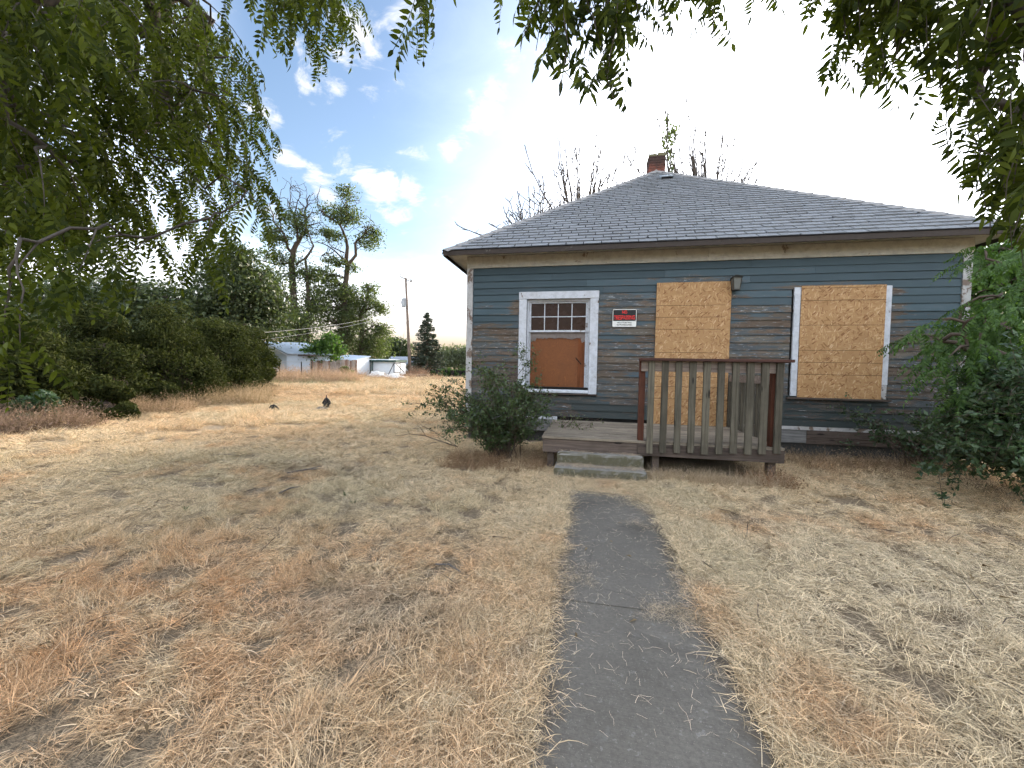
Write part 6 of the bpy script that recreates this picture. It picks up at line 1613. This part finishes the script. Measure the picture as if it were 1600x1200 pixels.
wire('overhead_wire', 'wire leaving the transformer toward the distant trees', pb+v*.72, at(520, 520, 60), .5, .014)

# ------------------------------------------------------------------ small things on the lawn
q = flatD(510, 13.6, 0); q.z = G0(q)
sp_ = empty('standpipe', q, 'short black standpipe with a rusty tip standing in the dry grass', 'pipe')
MB().tube([(0, 0, 0), (0, 0, .12), (.02, 0, .2), (.0, 0, .3)], [.13, .10, .09, .06], 9).build('pipe_body', M_felt, sp_)
MB().tube([(-.13, 0, .20), (-.05, 0, .30), (0, 0, .36), (.07, 0, .30), (.14, 0, .20)], [.03, .045, .05, .045, .03], 6).build('handle', M_felt, sp_)
MB().tube([(0, 0, .3), (.0, 0, .40), (.01, 0, .48)], [.05, .02, .015], 6).build('tip', simple('rust', (.13, .08, .06), .9, .3, 30, .3), sp_)
mound('grey_stone', 'grey lump of broken concrete beside the black standpipe', 'stone', 503, 13.4, .22, .14, .14, simple('grey_lump', (.14, .13, .12), .9, .35, 20, .6), 3)
q = flatD(428, 14.0, 0); q.z = G0(q)+.02
hp_ = empty('bent_root', q, 'small black arched piece of root or hose sticking out of the grass', 'root')
MB().tube([(-.18, 0, -.02), (-.16, 0, .07), (-.09, 0, .13), (-.02, 0, .15), (.08, 0, .11), (.17, 0, .04), (.21, 0, -.02)], [.012, .02, .03, .035, .025, .018, .012], 6).tube([(-.05, 0, -.02), (-.03, 0, .06), (-.02, 0, .14)], [.05, .06, .03], 7).build('stub', M_felt, hp_)
# fallen sticks
fs_ = random.Random(14); lbls = ['pale forked stick lying across the straw left of the path', 'short thin stick below the forked one on the lawn', 'thin grey stick nearest the hedge side on the lawn', 'long thin twig on the lawn left of the bush']
for (px, py, L_, a, rad), lb in zip(((478, 742, .42, .7, .010), (452, 772, .22, 1.3, .008), (352, 715, .5, .1, .006), (700, 893, .22, -.35, .006)), lbls):
    d = ray(px, py); t = (0-CAM.z)/d.z; q = CAM+d*t; q.z = G0(q)+.035
    b = MB().tube([(-math.cos(a)*L_/2, -math.sin(a)*L_/2, 0), (0, .02, .02), (math.cos(a)*L_/2, math.sin(a)*L_/2, .01)], [rad, rad, rad*.5], 6)
    if L_ > .4: b.tube([(0, .02, .02), (.12, .14, .04)], [rad*.7, rad*.4], 5)
    tag(b.build('fallen_stick', M_graybark, None, q), lb, 'stick', 'fallen sticks on the lawn')
# green weeds in the lawn
def weedlet(px, py, lab, s_=1.0):
    d = ray(px, py); t = (0-CAM.z)/d.z; q = CAM+d*t; q.z = G0(q)+.01; r2 = random.Random(px); b = MB()
    for k in range(9):
        a = k*.7+r2.random(); L_ = r2.uniform(.06, .13)*s_; e2 = Vector((math.cos(a), math.sin(a), r2.uniform(.4, 1.2)))*L_; sd2 = Vector((-math.sin(a), math.cos(a), 0))*.012*s_; m_ = e2*.5+Vector((0, 0, .01))
        b.add([(0, 0, 0), tuple(m_+sd2), tuple(e2), tuple(m_-sd2)], [(0, 1, 2, 3)])
    tag(b.build('green_weed', M_bright, None, q), lab, 'weed', 'small green weeds in the dry lawn')
weedlet(540, 778, 'small grey green weed on the bare patch left of the path', .5); weedlet(552, 790, 'second small weed just right below the first one', .4)
weedlet(96, 920, 'tiny bright green weed in the rusty grass at the lower left', .35); weedlet(290, 800, 'little upright weed by the pale tuft left of centre', .45); weedlet(1062, 806, 'dark green weed right of the top of the path', .4)
